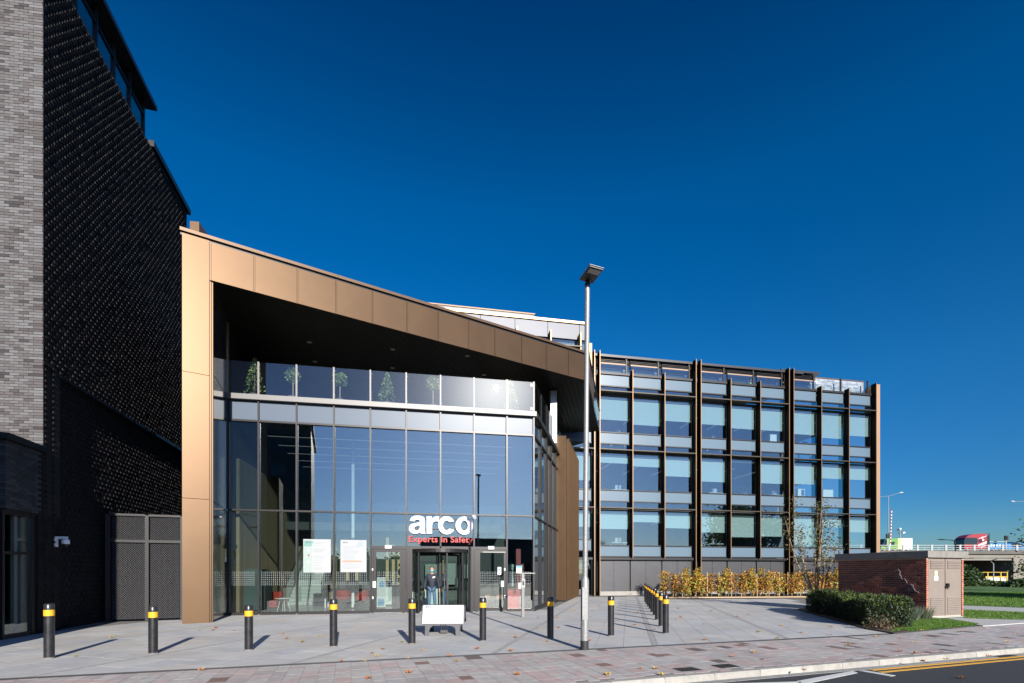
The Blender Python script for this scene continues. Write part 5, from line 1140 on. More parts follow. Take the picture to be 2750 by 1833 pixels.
# young multi-stem tree by the hedge
tc_ = Vector((13.45, 21.3, .03)); o = thing('young_tree', 'slender multi stemmed young tree with sparse leaves rising behind the hedge', 'tree', tc_); b = MB(); pts = []
D_ = tc_.y
for tip, w1 in (((2128, 1340), (2150, 1480)), ((2208, 1342), (2200, 1480)), ((2196, 1350), (2190, 1440)), ((2240, 1400), (2215, 1500)), ((2150, 1420), (2160, 1520)), ((2222, 1372), (2205, 1450)), ((2110, 1400), (2140, 1510)), ((2255, 1450), (2225, 1530))):
    tp = P(tip[0], tip[1], D_+random.uniform(-.5, .5)); md = P(w1[0], w1[1], D_+random.uniform(-.3, .3)); ps = [tc_+Vector((random.uniform(-.12, .12), random.uniform(-.1, .1), 0)), md, md.lerp(tp, .5)+Vector((random.uniform(-.05, .05), 0, 0)), tp]
    b.tube(ps, [.024, .017, .010, .003], 6)
    for k in range(90):
        t = random.random()**.8; q = ps[1].lerp(ps[3], t) if random.random() < .72 else ps[0].lerp(ps[1], .6+.4*t)
        e_ = q+Vector((random.gauss(0, .16), random.gauss(0, .16), random.gauss(.05, .12)))
        if k % 3 == 0: b.tube([q, e_], [.005, .002], 4, False)
        for _ in range(3): pts.append(e_+Vector((random.gauss(0, .05), random.gauss(0, .05), random.gauss(0, .05))))
b.build('trunk', M_barkl, o); lm = leafmesh(pts, .075, .4, 3); lm.build('crown', [leafmat('tree_olive', (.075, .085, .03)), leafmat('tree_brown', (.13, .09, .04)), leafmat('tree_green', (.05, .075, .02))], o)
# clipped yew hedge
HA, HB = Vector((10.75, 13.75, 0)), Vector((12.55, 19.6, 0)); hd3 = (HB-HA); HLn = hd3.length; hd3.normalize(); hn = Vector((hd3.y, -hd3.x, 0))
o = thing('yew_hedge', 'low dark green clipped hedge along the brick kiosk', 'hedge', HA); pts = []; tips = []
def hedge_pt():
    s = random.random()*HLn; q = random.uniform(-.5, .5); z = random.random()
    wob = .16*noise.noise(Vector((s*1.1, q*2, 3.1)))+.10*noise.noise(Vector((s*3, z*3, 7)))
    f = random.random()
    top = .74+.22*noise.noise(Vector((s*.8, q*1.3, 0)))+.05*noise.noise(Vector((s*4, q*4, 0)))
    if f < .45: zz = top-random.random()**2*.18; qq = q*1.05
    elif f < .9: zz = z*top; qq = (.5+wob)*(1 if random.random() < .5 else -1)-random.uniform(0, .12)*0
    else: zz = z*top; qq = q; s = random.choice((0, HLn))+random.gauss(0, .06)
    return HA+hd3*s+hn*qq+Vector((0, 0, .05+zz)), zz/top
ms = []; b = MB()
for _ in range(34000):
    p, t = hedge_pt(); d = Vector((random.gauss(0, .5), random.gauss(0, .5), random.uniform(.1, 1))).normalized(); s = random.uniform(.03, .075); c = d.cross(Vector((random.gauss(0, 1), random.gauss(0, 1), random.gauss(0, 1)))).normalized()*s*.2
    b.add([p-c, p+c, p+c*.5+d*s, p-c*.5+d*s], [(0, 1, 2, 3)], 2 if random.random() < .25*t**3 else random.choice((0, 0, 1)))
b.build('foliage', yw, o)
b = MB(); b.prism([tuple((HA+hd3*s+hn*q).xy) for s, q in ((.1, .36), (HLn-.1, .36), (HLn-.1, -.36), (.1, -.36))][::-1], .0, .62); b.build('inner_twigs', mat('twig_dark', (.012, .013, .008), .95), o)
c = G(2392, 1694)+Vector((0, .3, 0)); pts = [c+Vector((random.gauss(0, .2), random.gauss(0, .15), abs(random.gauss(0, .16)))) for _ in range(260)]
o = thing('dry_shrub', 'small dry brown shrub at the near end of the dark hedge', 'shrub', c); leafmesh(pts, .07, 1, 2).build('foliage', [leafmat('dry_leaf', (.13, .08, .05)), leafmat('dry_olive', (.09, .08, .035))], o); b = MB(); [b.tube([c, c+Vector((random.gauss(0, .15), random.gauss(0, .1), .3))], .006, 4) for _ in range(8)]; b.build('stem', M_bark, o)
for px, py, w_, lb in ((2425, 1667, .42, 'left one, touching the hedge'), (2462, 1663, .40, 'right one, by the kiosk corner')):
    c = G(px, py); o = thing('lavender_bush', 'grey green lavender bush by the kiosk wall, '+lb, 'shrub', c, 'lavender bushes by the kiosk'); b = MB()
    for _ in range(700):
        a = random.random()*6.28; r = random.random()**.5*w_; q = c+Vector((math.cos(a)*r, math.sin(a)*r*.7, .02)); d = Vector((math.cos(a)*r*.5, math.sin(a)*r*.4, random.uniform(.25, .52))); s = Vector((random.gauss(0, 1), random.gauss(0, 1), 0)).normalized()*.007; b.add([q-s, q+s, q+d], [(0, 1, 2)], random.randrange(2))
    b.build('foliage', [leafmat('lavender_a', (.13, .16, .11)), leafmat('lavender_b', (.085, .11, .07))], o); MB().ball(c+Vector((0, 0, .02)), .2, 6, (1, 1, .5)).build('woody_base', M_bark, o)
# grass
def grass(name, quadpx, n, h, z=.0):
    b = MB(); q = [G(*p) for p in quadpx]; tri = [(q[0], q[i], q[i+1]) for i in range(1, len(q)-1)]; ar = [abs(area([Vector((p.x, p.y, 0)) for p in t])) for t in tri]
    for _ in range(n):
        t = random.choices(tri, ar)[0]; u, v = random.random(), random.random()
        if u+v > 1: u, v = 1-u, 1-v
        p = t[0]+(t[1]-t[0])*u+(t[2]-t[0])*v; hh_ = h*random.uniform(.5, 1.3); a = random.random()*6.28; s = Vector((math.cos(a), math.sin(a), 0))*.006*(1+p.y/20); d = Vector((random.gauss(0, .35), random.gauss(0, .35), 1))*hh_
        b.add([p-s, p+s, p+d], [(0, 1, 2)], random.randrange(3))
    b.build(name, [leafmat('grass_a', (.055, .14, .010)), leafmat('grass_b', (.085, .18, .015)), leafmat('grass_c', (.12, .19, .03))], kind='stuff')
grass('grass', [(2388, 1699), (2500, 1689), (2590, 1680.5), (2630, 1677), (2560, 1666), (2490, 1660), (2440, 1668)], 26000, .05)
grass('grass', [(2588, 1662), (2800, 1668), (2950, 1652), (2750, 1645.5), (2588, 1638.5)], 16000, .06)
grass('grass', [(2588, 1625), (2800, 1632), (2900, 1625), (2800, 1590), (2588, 1590)], 22000, .08)
# ---- terrace pot plants
def pot_tree(px, kind, h, label):
    v = -.75; u = E.at(px, v); c = E.pt(u, v, 8.12); o = thing('potted_tree', label, 'potted tree', c, 'potted evergreen trees on the terrace'); MB().lathe(c, [(.16, 0), (.21, .34), (.19, .34), (.19, .3)], 14).build('pot', mat('pot_grey', (.10, .10, .10), .7), o)
    pts = []
    if kind == 'cone':
        for _ in range(560): t = random.random()**.75; r = .38*(1-t)**.8+.03; a = random.random()*6.28; q = r*random.uniform(.6, 1); pts.append(c+Vector((q*math.cos(a), q*math.sin(a), .35+t*(h-.35))))
        MB().tube([c+Vector((0, 0, .3)), c+Vector((0, 0, h*.8))], .02, 6).build('trunk', M_bark, o)
    else:
        cc_ = c+Vector((0, 0, h-.28))
        for _ in range(420): d = Vector((random.gauss(0, 1), random.gauss(0, 1), random.gauss(0, 1))).normalized()*.30*random.random()**.35; pts.append(cc_+d)
        MB().tube([c+Vector((0, 0, .3)), cc_], .018, 6).build('trunk', M_barkl, o)
    leafmesh(pts, .075, .6, 3).build('crown', [leafmat('bay_a', (.07, .12, .035)), leafmat('bay_b', (.12, .19, .05)), leafmat('bay_c', (.20, .27, .09))], o)
pot_tree(684, 'cone', 1.75, 'broad cone shaped potted tree, leftmost on the terrace'); pot_tree(787, 'ball', 1.45, 'round headed potted tree on thin stem, second from the left on the terrace'); pot_tree(913, 'ball', 1.42, 'round headed potted tree above the right poster on the terrace')
pot_tree(1040, 'cone', 1.55, 'narrow cone shaped potted tree in the middle of the terrace'); pot_tree(1163, 'ball', 1.5, 'round headed potted tree above the lettering on the terrace'); pot_tree(1372, 'cone', 1.6, 'cone shaped potted tree at the right end of the terrace')
# spiky plant inside the end glass
c = E.pt(E.at(1382, -1.5), -1.5, .9); o = thing('spiky_plant', 'tall spiky green plant inside the right-hand end glass', 'plant', c); b = MB()
for _ in range(60):
    a = random.random()*6.28; d = Vector((math.cos(a)*.3, math.sin(a)*.3, random.uniform(.1, .6))); q = c+Vector((0, 0, random.uniform(.2, .8))); s = Vector((-d.y, d.x, 0)).normalized()*.02; b.add([q-s, q+s, q+d], [(0, 1, 2)])
b.build('leaves', g1[1], o); MB().tube([c+Vector((0, 0, -.87)), c+Vector((0, 0, .8))], .02, 6).build('stem', M_bark, o); MB().lathe(c+Vector((0, 0, -.87)), [(.14, 0), (.18, .4)], 12).build('pot', M_black, o)
# ---- fallen leaves
random.seed(9)
lf = [mat('fallen_%d' % i, c, .7, var=.2, scale=30) for i, c in enumerate(((.38, .16, .05), (.30, .11, .035), (.46, .27, .05), (.24, .20, .04), (.42, .30, .04)))]
def leafshape():
    b = MB(); n = 15; vs = [(0, 0, .012)]
    for k in range(n):
        a = 2*math.pi*k/n; r = (.085 if k % 3 == 0 else .05 if k % 3 == 1 else .06)*(1.25 if k == 0 else 1); vs.append((r*math.cos(a), r*math.sin(a)*.85, .004+random.random()*.03+(.03 if k % 3 == 0 else 0)))
    b.add(vs, [(0, k+1, (k+1) % n+1) for k in range(n)]); return b
shapes = [leafshape() for _ in range(4)]
lpx = [(203, 1762), (535, 1692), (572, 1692), (580, 1686), (770, 1715), (812, 1724), (858, 1708), (760, 1702), (628, 1693), (917, 1776), (980, 1776), (1000, 1754), (1012, 1762), (1028, 1743), (1080, 1724), (1095, 1768), (1098, 1807), (1134, 1745), (1207, 1762), (1228, 1776), (1282, 1742), (1375, 1679), (1385, 1712), (1372, 1748), (1443, 1687), (1445, 1660), (1470, 1722), (1497, 1659), (1500, 1685), (1542, 1640), (1583, 1720), (1592, 1640), (1607, 1626), (1634, 1613), (1704, 1678), (1712, 1646), (1728, 1661), (1757, 1691), (1759, 1628), (1814, 1665), (1822, 1634), (1827, 1656), (1829, 1658), (1850, 1616), (1885, 1617), (1893, 1718), (1910, 1641), (1951, 1653), (1967, 1763), (2025, 1752), (2038, 1697), (2048, 1771), (2088, 1714), (2152, 1699), (2232, 1683), (2230, 1705), (2278, 1731), (2356, 1710), (2417, 1714), (2416, 1750), (2458, 1755), (2475, 1776), (2488, 1707), (2550, 1687), (2578, 1697), (2640, 1686), (2700, 1712), (2705, 1724), (2455, 1726), (2585, 1813+9), (2540, 1771), (2158, 1798+2), (2655, 1763), (2475, 1693), (2565, 1687), (2730, 1703), (1720, 1795), (1762, 1796), (1630, 1812), (1775, 1812), (1390, 1812), (990, 1822), (540, 1800), (300, 1712), (2010, 1649), (1890, 1676), (1980, 1656), (2100, 1680)]
MARKS = [('the bollard by the brick annex', G(118, 1770)), ('the bollard before the gate', G(401, 1757)), ('the bollard beside the bronze pier', G(661, 1747)), ('the bollard below the posters', G(891, 1738)), ('the bronze pier', G(563, 1673)), ('the folding sign', G(1187, 1707)), ('the bollard right of the sign', G(1296, 1722)),
         ('the bollard at the glazed corner', G(1479, 1715)), ('the steel entry post', G(1404, 1656)), ('the lamp post', G(1569, 1744)), ('the bollard right of the lamp post', G(1643, 1709)), ('the near end of the bollard row', G(1791, 1702)), ('the middle of the bollard row', G(1750, 1640)), ('the autumn hedge', G(1950, 1608)), ('the yew hedge', G(2300, 1670)), ('the kiosk doors', G(2540, 1661)), ('the inspection covers', G(1895, 1793)), ('the gully grate', G(2700, 1769))]
for i, (px, py) in enumerate(lpx):
    c = G(px, py, .004 if i != 69 else -.095); me_ = None
    s = random.choice(shapes); k = random.uniform(.42, .8)*(1 if c.y < 16 else 1.1); a = random.random()*6.28; b = MB(); b.add([(x*k*math.cos(a)-y*k*math.sin(a), x*k*math.sin(a)+y*k*math.cos(a), z*k*1.3) for x, y, z in s.v], s.f)
    mi = random.choices(range(5), (4, 3, 2, 1, 1))[0]; o = b.build('fallen_leaf', lf[mi]); o.location = c
    hue = ('orange', 'rust brown', 'amber', 'olive', 'yellow')[mi]
    if (c-KERB.pt(0, 0, 0)).dot(Vector((KERB.n.x, KERB.n.y, 0))) > 0: on = 'at the road edge'
    elif c.x > 10.2 and (c-K1).dot(KN2) > 0: on = 'on the grass'
    elif (c-K0).dot(KN) < 0 or (c.x > K1.x and (c-K1).dot(KN2) < 0): on = 'on the setts'
    else: on = 'on the plaza'
    nm, q = min(MARKS, key=lambda t: (t[1]-c).length); side = 'before' if (q-c).dot(Vector((0, 1, 0))) > abs(q.x-c.x) else 'behind' if (c-q).dot(Vector((0, 1, 0))) > abs(q.x-c.x) else 'left of' if c.x < q.x else 'right of'
    if (q-c).length > 2.5: side = 'well '+side
    tag(o, '%s leaf %s, %s %s' % (hue, on, side, nm), 'leaf', 'fallen leaves scattered over paving and grass')
# ================================================================== BRIDGE AND TRAFFIC
YB = 105.0
def X(px, D=YB): return (px-CX)/F*D
br = thing('road_bridge', 'long concrete road bridge with pale railings at the right behind the kiosk', 'bridge', (X(2600), YB, 0))
M_bc = mat('bridge_concrete', (.185, .165, .14), .85, var=.15, scale=.5); M_bd = mat('bridge_beam', (.095, .086, .075), .85, var=.2, scale=.6)
zd = Z(1478, YB)
MB().box(X(2150), X(2900), YB-.2, YB+.3, Z(1487.5, YB), zd).build('edge_beam', M_bd, br)
MB().box(X(2150), X(2900), YB+.5, YB+13, Z(1490, YB), zd-.4).build('deck', M_bc, br)
MB().box(X(2150), X(2900), YB+.3, YB+.9, Z(1497, YB), Z(1487.8, YB)).build('girder', M_bc, br)
MB().box(X(2150), X(2728), YB+.7, YB+1.5, Z(1504, YB), Z(1499, YB)).build('bearing_shelf', M_bc, br)
MB().box(X(2727), X(2900), YB+.4, YB+12, -2, Z(1497.3, YB)).build('pier', M_bc, br); MB().box(X(2150), X(2585), YB+3, YB+12, -2, Z(1497.3, YB)).build('pier', M_bc, br)
MB().box(X(2500), X(2760), YB+12.3, YB+12.8, -2, Z(1490, YB)).build('back_wall', mat('underpass_shade', (.006, .006, .006), .95), br)  # closes the opening; the dark under the deck is put into its colour
M_rail = mat('bridge_rail', (.28, .30, .295), .5)
for z0, z1 in ((1464.5, 1463), (1470.5, 1469.4), (1475.6, 1474.6)): MB().box(X(2150), X(2900), YB-.05, YB+.05, Z(z0, YB), Z(z1, YB)).build('rail', M_rail, br)
px = 2384-37.5*6
while px < 2880:
    MB().box(X(px)-.22, X(px)+.22, YB-.1, YB+.1, zd, Z(1462.2, YB)).build('rail_post', M_rail, br)
    if 2350 < px: MB().box(X(px+19)-.06, X(px+19)+.06, YB-.04, YB+.04, Z(1476, YB), Z(1470, YB)).build('baluster', M_rail, br)
    px += 37.5+.6
# lorries on the bridge
M_tyre = mat('tyre', (.015, .015, .015), .8); M_wind = mat('cab_window', (.012, .02, .03), .12)
def wheels(o, xs, y, z, r=.5):
    for x in xs:
        b = MB(); b.tube([(x, y-.18, z+r), (x, y+.18, z+r)], r, 16); b.build('wheel', M_tyre, o); MB().tube([(x, y-.2, z+r), (x, y-.181, z+r)], r*.5, 10).build('hub', M_steel, o)
def prof(y0, y1, poly): # poly in x,z
    n = len(poly); return MB().add([(x, y0, z) for x, z in poly]+[(x, y1, z) for x, z in poly], [tuple(range(n)), tuple(range(2*n-1, n-1, -1))]+[(i, n+i, n+(i+1) % n, (i+1) % n) for i in range(n)])
yl = YB+3.0; s = yl/YB
def L_(px, py): return ((px-CX)/F*yl, CZ+(HY-py)/F*yl)
zr = zd-.35
rl = thing('red_lorry', 'red lorry cab with white stripes driving on the bridge', 'lorry', (X(2625, yl), yl, zr))
mr = mat('lorry_red', (.24, .010, .018), .35, coat=.4)
cab = prof(yl, yl+2.4, [L_(2590, 1474), L_(2589, 1450), L_(2593, 1443), L_(2602, 1437), L_(2615, 1433.5), L_(2650, 1432), L_(2650, 1474)]).build('cab', mr, rl)
prof(yl-.05, yl+2.45, [L_(2588.6, 1461), L_(2589, 1449), L_(2594, 1443), L_(2622, 1444), L_(2626, 1450), L_(2624, 1461)]).build('windscreen', M_wind, rl)
prof(yl-.06, yl-.01, [L_(2628, 1456), L_(2629, 1449), L_(2636, 1447), L_(2636, 1456)]).build('side_window', M_wind, rl)
for k, (a, c_) in enumerate((((2626, 1463), (2649, 1453)), ((2626, 1466), (2649, 1458)), ((2628, 1446), (2640, 1440)), ((2630, 1470), (2649, 1463)), ((2634, 1445), (2649, 1438)))):
    w_ = 3.0 if k == 0 else 1.0; prof(yl-.045, yl-.005, [L_(a[0], a[1]+w_), L_(a[0], a[1]), L_(c_[0], c_[1]), L_(c_[0], c_[1]+w_)][::-1]).build('white_stripe', M_white, rl)
MB().tube([(L_(2640, 1449)[0], yl-.04, L_(2640, 1449)[1]), (L_(2640, 1449)[0], yl-.005, L_(2640, 1449)[1])], .2, 10).build('white_disc', M_white, rl)
prof(yl+.1, yl+2.3, [L_(2651, 1474), L_(2651, 1437), L_(2657, 1437), L_(2657, 1474)]).build('cab_back', M_black, rl); b = MB(); b.box(L_(2650, 0)[0], L_(2657.5, 0)[0], yl, yl+.1, L_(0, 1432.4)[1], L_(0, 1431.4)[1]); b.box(L_(2656.8, 0)[0], L_(2657.6, 0)[0], yl, yl+.1, L_(0, 1474)[1], L_(0, 1431.4)[1]); b.build('headboard', M_frame, rl)
prof(yl-.08, yl-.02, [L_(2594, 1456), L_(2594, 1449), L_(2602, 1449), L_(2602, 1456)]).build('reflection_badge', mat('screen_teal', (.08, .3, .33), .3), rl) if 0 else None
wheels(rl, [L_(2600, 0)[0], L_(2642, 0)[0]], yl+.2, zr)
bt = thing('blue_trailer', 'low blue trailer with white lettering blocks behind the red lorry cab', 'trailer', (X(2700, yl), yl, zr)); mb_ = mat('trailer_blue', (.015, .14, .32), .45)
prof(yl, yl+2.4, [L_(2658, 1474), L_(2658, 1457.5), L_(2704, 1457.5), L_(2704, 1474)]).build('side', mb_, bt); prof(yl, yl+2.4, [L_(2704, 1474), L_(2704, 1459), L_(2760, 1459), L_(2760, 1474)]).build('rear_side', mb_, bt)
MB().box(L_(2657, 0)[0], L_(2703, 0)[0], yl-.05, yl+.1, L_(0, 1454.5)[1], L_(0, 1453)[1]).build('top_rail', M_rail, bt)
for px_ in (2660, 2667, 2675, 2683, 2691): MB().box(L_(px_, 0)[0], L_(px_+4.5, 0)[0], yl-.03, yl-.005, L_(0, 1466.5)[1], L_(0, 1462)[1]).build('white_letter_block', M_white, bt)
wheels(bt, [L_(p_, 0)[0] for p_ in (2670, 2690, 2735)], yl+.2, zr)
bc = thing('blue_car', 'dark blue car with red and white marks carried at the end of the trailer', 'car', (X(2735, yl), yl, zd+1)); prof(yl, yl+1.8, [L_(2716, 1466), L_(2717, 1459), L_(2722, 1455), L_(2731, 1454), L_(2737, 1459), L_(2746, 1461), L_(2748, 1466)]).build('body', mat('car_blue', (.02, .05, .16), .3, coat=.5), bc); prof(yl-.03, yl-.005, [L_(2721, 1459.5), L_(2723, 1456), L_(2730, 1455.5), L_(2734, 1459.5)]).build('side_window', M_wind, bc); wheels(bc, [L_(2723, 0)[0], L_(2741, 0)[0]], yl+.1, L_(0, 1469)[1], .3)
gl_ = thing('green_lorry', 'white box lorry with lime green cab crossing the bridge', 'lorry', (X(2410, yl), yl, zr)); mg = mat('lorry_green', (.075, .21, .02), .4, coat=.3)
prof(yl, yl+2.4, [L_(2366, 1474), L_(2367, 1464), L_(2378, 1446), L_(2411, 1445), L_(2411, 1474)]).build('cab', mg, gl_)
prof(yl-.05, yl+2.45, [L_(2365.5, 1466), L_(2375, 1450), L_(2381, 1450), L_(2379, 1466)]).build('windscreen', M_wind, gl_); prof(yl-.05, yl-.005, [L_(2390, 1464), L_(2392, 1455), L_(2403, 1454), L_(2401, 1464)]).build('side_window', M_wind, gl_)
prof(yl, yl+2.4, [L_(2411.2, 1474), L_(2411.2, 1445), L_(2419, 1445), L_(2419, 1474)]).build('yellow_panel', mat('lorry_lime', (.4, .42, .17), .5), gl_); prof(yl-.05, yl+2.5, [L_(2419.2, 1475), L_(2419.2, 1444.8), L_(2450, 1444.8), L_(2450, 1475)]).build('box_body', mat('lorry_white', (.5, .5, .51), .5), gl_)
for d in (1449, 1452, 1457): prof(yl-.06, yl-.052, [L_(2422, d+.6), L_(2422, d), L_(2436 if d != 1457 else 2440, d), L_(2436 if d != 1457 else 2440, d+.6)]).build('print_line', mat('print_grey', (.5, .53, .56)), gl_)
wheels(gl_, [L_(2376, 0)[0], L_(2404, 0)[0], L_(2440, 0)[0]], yl+.2, zr)
# lamps and signals
def tall_lamp(px, heads, y, lb, pole_top, two):
    o = thing('bridge_lamp', lb, 'street lamp', (X(px, y), y, zd), 'tall lamps on the bridge'); t = Vector(P(px, pole_top, y)); MB().tube([(X(px, y), y, zd-.4), tuple(t)], [.13, .07], 8).build('pole', M_galv, o)
    for hx_, hy_ in heads:
        h = P(hx_, hy_, y); MB().tube([t, h], .05, 6).build('arm', M_galv, o); d = Vector((1 if hx_ > px else -1, 0, .12)); b = MB(); b.tube([h-d*.1, h+d*.35, h+d*.8], [.09, .19, .1], 8); b.build('lamp_head', mat('lamp_grey', (.35, .36, .37), .5), o)
tall_lamp(2386, [(2362, 1333), (2416, 1323)], YB+6, 'tall twin armed lamp on the bridge beside the bronze end panel', 1332, True)
tall_lamp(2790, [(2724, 1346.5), (2850, 1340)], YB+6, 'tall lamp on the bridge reaching in from the right edge', 1345, True)
p = P(2392, 1465, YB+2); o = thing('striped_mast', 'red and white striped mast standing on the bridge by the twin lamp', 'mast', p); y = YB+2
for k in range(22):
    z0 = Z(1463-k*4.35, y); z1 = Z(1463-(k+1)*4.35, y); x0 = X(2391+k*.16, y); MB().tube([(x0, y, z0), (X(2391+(k+1)*.16, y), y, z1)], .10, 8).build('red_band' if k % 2 else 'white_band', M_sred if k % 2 else M_white, o)
MB().box(X(2390, y)-.3, X(2390, y)+.3, y-.3, y+.3, zd-.4, zd+.4).build('foot', M_frame, o)
def signal(px, py, lb):
    y = YB+1.2; o = thing('traffic_signal', lb, 'traffic light', (X(px, y), y, zd), 'traffic signals on the bridge'); MB().box(X(px, y)-.1, X(px, y)+.1, y, y+.2, zd-.4, Z(py+8, y)).build('pole', M_rail, o); MB().box(X(px-4, y), X(px+4, y), y-.2, y+.15, Z(py+6, y), Z(py-6, y)).build('head', M_black, o)
    for k in range(3): z = Z(py-3.4+k*3.4, y); MB().tube([(X(px, y), y-.32, z), (X(px, y), y-.2, z)], .13, 8).build('lamp', mat('signal_dark', (.04, .02, .02), .3), o)
signal(2384, 1439, 'black traffic signal head by the green lorry on the bridge'); signal(2702, 1444, 'black traffic signal behind the blue trailer on the bridge')
y = YB+4; o = thing('camera_mast', 'grey camera mast standing behind the white lorry box', 'mast', (X(2417, y), y, zd)); MB().tube([(X(2416, y), y, zd-.4), (X(2417, y), y, Z(1424, y))], .12, 8).build('pole', M_galv, o); MB().ball(P(2417, 1420, y), .25, 8).build('camera_dome', M_white, o, smooth=True); b = MB(); b.tube([P(2411, 1431, y), P(2428, 1430, y)], .06, 6); b.box(X(2410, y), X(2414, y), y-.1, y+.1, Z(1424, y), Z(1420, y)); b.build('arm', M_frame, o); MB().tube([P(2424, 1431, y), P(2430, 1429.5, y)], .16, 8).build('camera', M_white, o)
y = 70; o = thing('curved_lamp', 'dark lamp post with a curved arm in front of the bridge', 'street lamp', (X(2566, y), y, 0)); MB().tube([(X(2566, y), y, 0), P(2566, 1462, y), P(2564, 1453, y), P(2558, 1450, y), P(2540, 1449, y)], [.1, .08, .07, .06, .05], 8).build('pole', M_frame, o); MB().tube([P(2540, 1449, y), P(2528, 1448.3, y), P(2517, 1448, y)], [.05, .1, .04], 6).build('lamp_head', M_frame, o)
y = 58; o = thing('path_lamp', 'short grey lamp post with angled arm before the yellow platform', 'street lamp', (X(2668, y), y, 0)); MB().tube([(X(2668, y), y, 0), P(2668, 1512, y)], [.07, .05], 8).build('pole', M_galv, o); MB().tube([P(2667.5, 1513, y), P(2661, 1507, y)], .04, 6).build('arm', M_galv, o); MB().tube([P(2659, 1506, y), P(2678, 1500, y)], [.06, .05], 6).build('lamp_head', M_frame, o)
# yellow platform
y = 62; o = thing('yellow_platform', 'yellow railed works platform with white patterned panels under the bridge', 'platform', (X(2668, y), y, 0)); my = mat('platform_yellow', (.45, .28, .015), .5)
x0, x1 = X(2635, y), X(2704, y); MB().box(x0, x1, y, y+1.8, Z(1564, y), Z(1549, y)).build('white_panel', M_white, o)
b = MB(); random.seed(4)
for _ in range(46): a = random.uniform(x0+.05, x1-.3); z = random.uniform(Z(1563, y), Z(1551, y)); b.add([(a, y-.01, z), (a+random.uniform(.1, .35), y-.01, z+random.uniform(-.08, .1)), (a+random.uniform(.05, .3), y-.01, z+random.uniform(.05, .14))], [(0, 1, 2)])
b.build('panel_pattern', M_frame, o)
for z0, z1 in ((1550, 1547), (1537, 1535.5)): MB().box(x0-.08, x1+.08, y-.06, y+.06, Z(z0, y), Z(z1, y)).build('rail', my, o)
for px in (2635, 2652, 2687, 2704): MB().box(X(px, y)-.06, X(px, y)+.06, y-.07, y+.05, Z(1564, y), Z(1535.5, y)).build('post', my, o)
MB().box(x0, X(2660, y), y, y+1.7, Z(1568, y), Z(1564.2, y)).build('bumper', my, o); MB().box(X(2681, y), X(2694, y), y, y+1.7, Z(1568, y), Z(1564.2, y)).build('bumper', my, o)
wheels(o, [x0+.5, x1-.5], y+.2, 0, .33)
# dark shrubs and trees round the bridge
random.seed(31)
def bush(c, rx, ry, h, n, lb, mats=g1, size=.35):
    o = thing('bush', lb, 'bush', c, 'dark bushes before the bridge'); pts = []
    for _ in range(n):
        d = Vector((random.gauss(0, 1), random.gauss(0, 1), abs(random.gauss(0, 1)))).normalized()*random.random()**.3; pts.append(Vector(c)+Vector((d.x*rx, d.y*ry, d.z*h*(.75+.5*noise.noise(Vector((d.x*2, d.y*2, c[0])))))))
    leafmesh(pts, size, .8, 3).build('foliage', mats, o); b = MB(); [b.tube([c, Vector(c)+Vector((random.gauss(0, rx*.4), 0, h*.7))], .05, 5) for _ in range(6)]; b.build('stem', M_bark, o)
for i, (px, D, rx, h) in enumerate(((2600, 60, 2.2, 2.6), (2640, 56, 2.6, .8), (2690, 57, 2.6, .75), (2740, 54, 2.6, .85), (2790, 52, 3, 1.3))):
    bush((X(px, D), D, 0), rx, 1.2, h, 1500, ['tall dark bush beside the kiosk, left of the yellow platform', 'low dark bush in front of the yellow platform, left part', 'low dark bush under the path lamp', 'low dark bush at the right edge before the pier', 'dark bush beyond the right edge of the view'][i], g1, .3)
def tree(c, h, r, n, lb, grp, size=.4, mats=g1, low=.3):
    o = thing('tree', lb, 'tree', c, grp); b = MB(); c = Vector(c); pts = []; b.tube([c, c+Vector((.1, 0, h*.35)), c+Vector((0, .1, h*.75))], [h*.028, h*.02, h*.006], 8)
    cl_ = []
    for k in range(16):
        a = random.random()*6.28; t = random.uniform(low, .95); e_ = c+Vector((math.cos(a)*r*math.sin(math.pi*(.25+.7*t))*random.uniform(.4, 1), math.sin(a)*r*random.uniform(.4, 1)*math.sin(math.pi*(.25+.7*t)), h*t)); b.tube([c+Vector((0, 0, h*t*.6)), e_], [h*.008, h*.002], 5); cl_.append(e_)
    for _ in range(n):
        e_ = random.choice(cl_); d = Vector((random.gauss(0, 1), random.gauss(0, 1), random.gauss(0, .8)))*r*.2; pts.append(e_+d)
    b.build('trunk', M_bark, o); leafmesh(pts, size, .7, 3).build('crown', mats, o)
random.seed(77)
tree((X(2800, 40), 40, 0), 6.0, 2.4, 800, 'dark leafed tree reaching in from the right edge before the bridge pier', 'trees near the bridge', .2, g1, .25)
# trees and blocks across the street: the glass mirrors them
for i, (x, y, h) in enumerate(((44, 10, 11), (50, 2, 12.5), (57, -6, 11.5), (66, -12, 13), (40, 16, 9.5))):
    tree((x, y, -.1), h, 4.5, 2200, 'broad green tree across the street, mirrored in the office glass', 'trees across the street', .5, g1, .3)
def block(x0, x1, y0, y1, h, lb, m, bands=True):
    o = thing('street_block', lb, 'building', ((x0+x1)/2, y1, -.15), 'buildings across the street'); MB().box(x0, x1, y0, y1, -.15, h).build('wall', m, o); MB().box(x0-.3, x1+.3, y0-.3, y1+.3, h, h+.35).build('roof', M_black, o)
    z = 1.2
    while z+1.6 < h:
        x = x0+1
        while x+1.6 < x1: MB().box(x, x+1.5, y1+.002, y1+.06, z, z+1.5).build('window', M_wind, o); x += 2.6
        z += 3.2
block(-46, -9.2, -44, -30, 20.5, 'tall dark office block across the street, mirrored at the left of the entrance glass', mat('block_dark', (.03, .03, .034), .5, var=.2, scale=1))
block(12, 40, -70, -56, 8.2, 'low dark building across the street, mirrored behind the right door', mat('block_brown', (.06, .05, .045), .8, var=.2, scale=1))
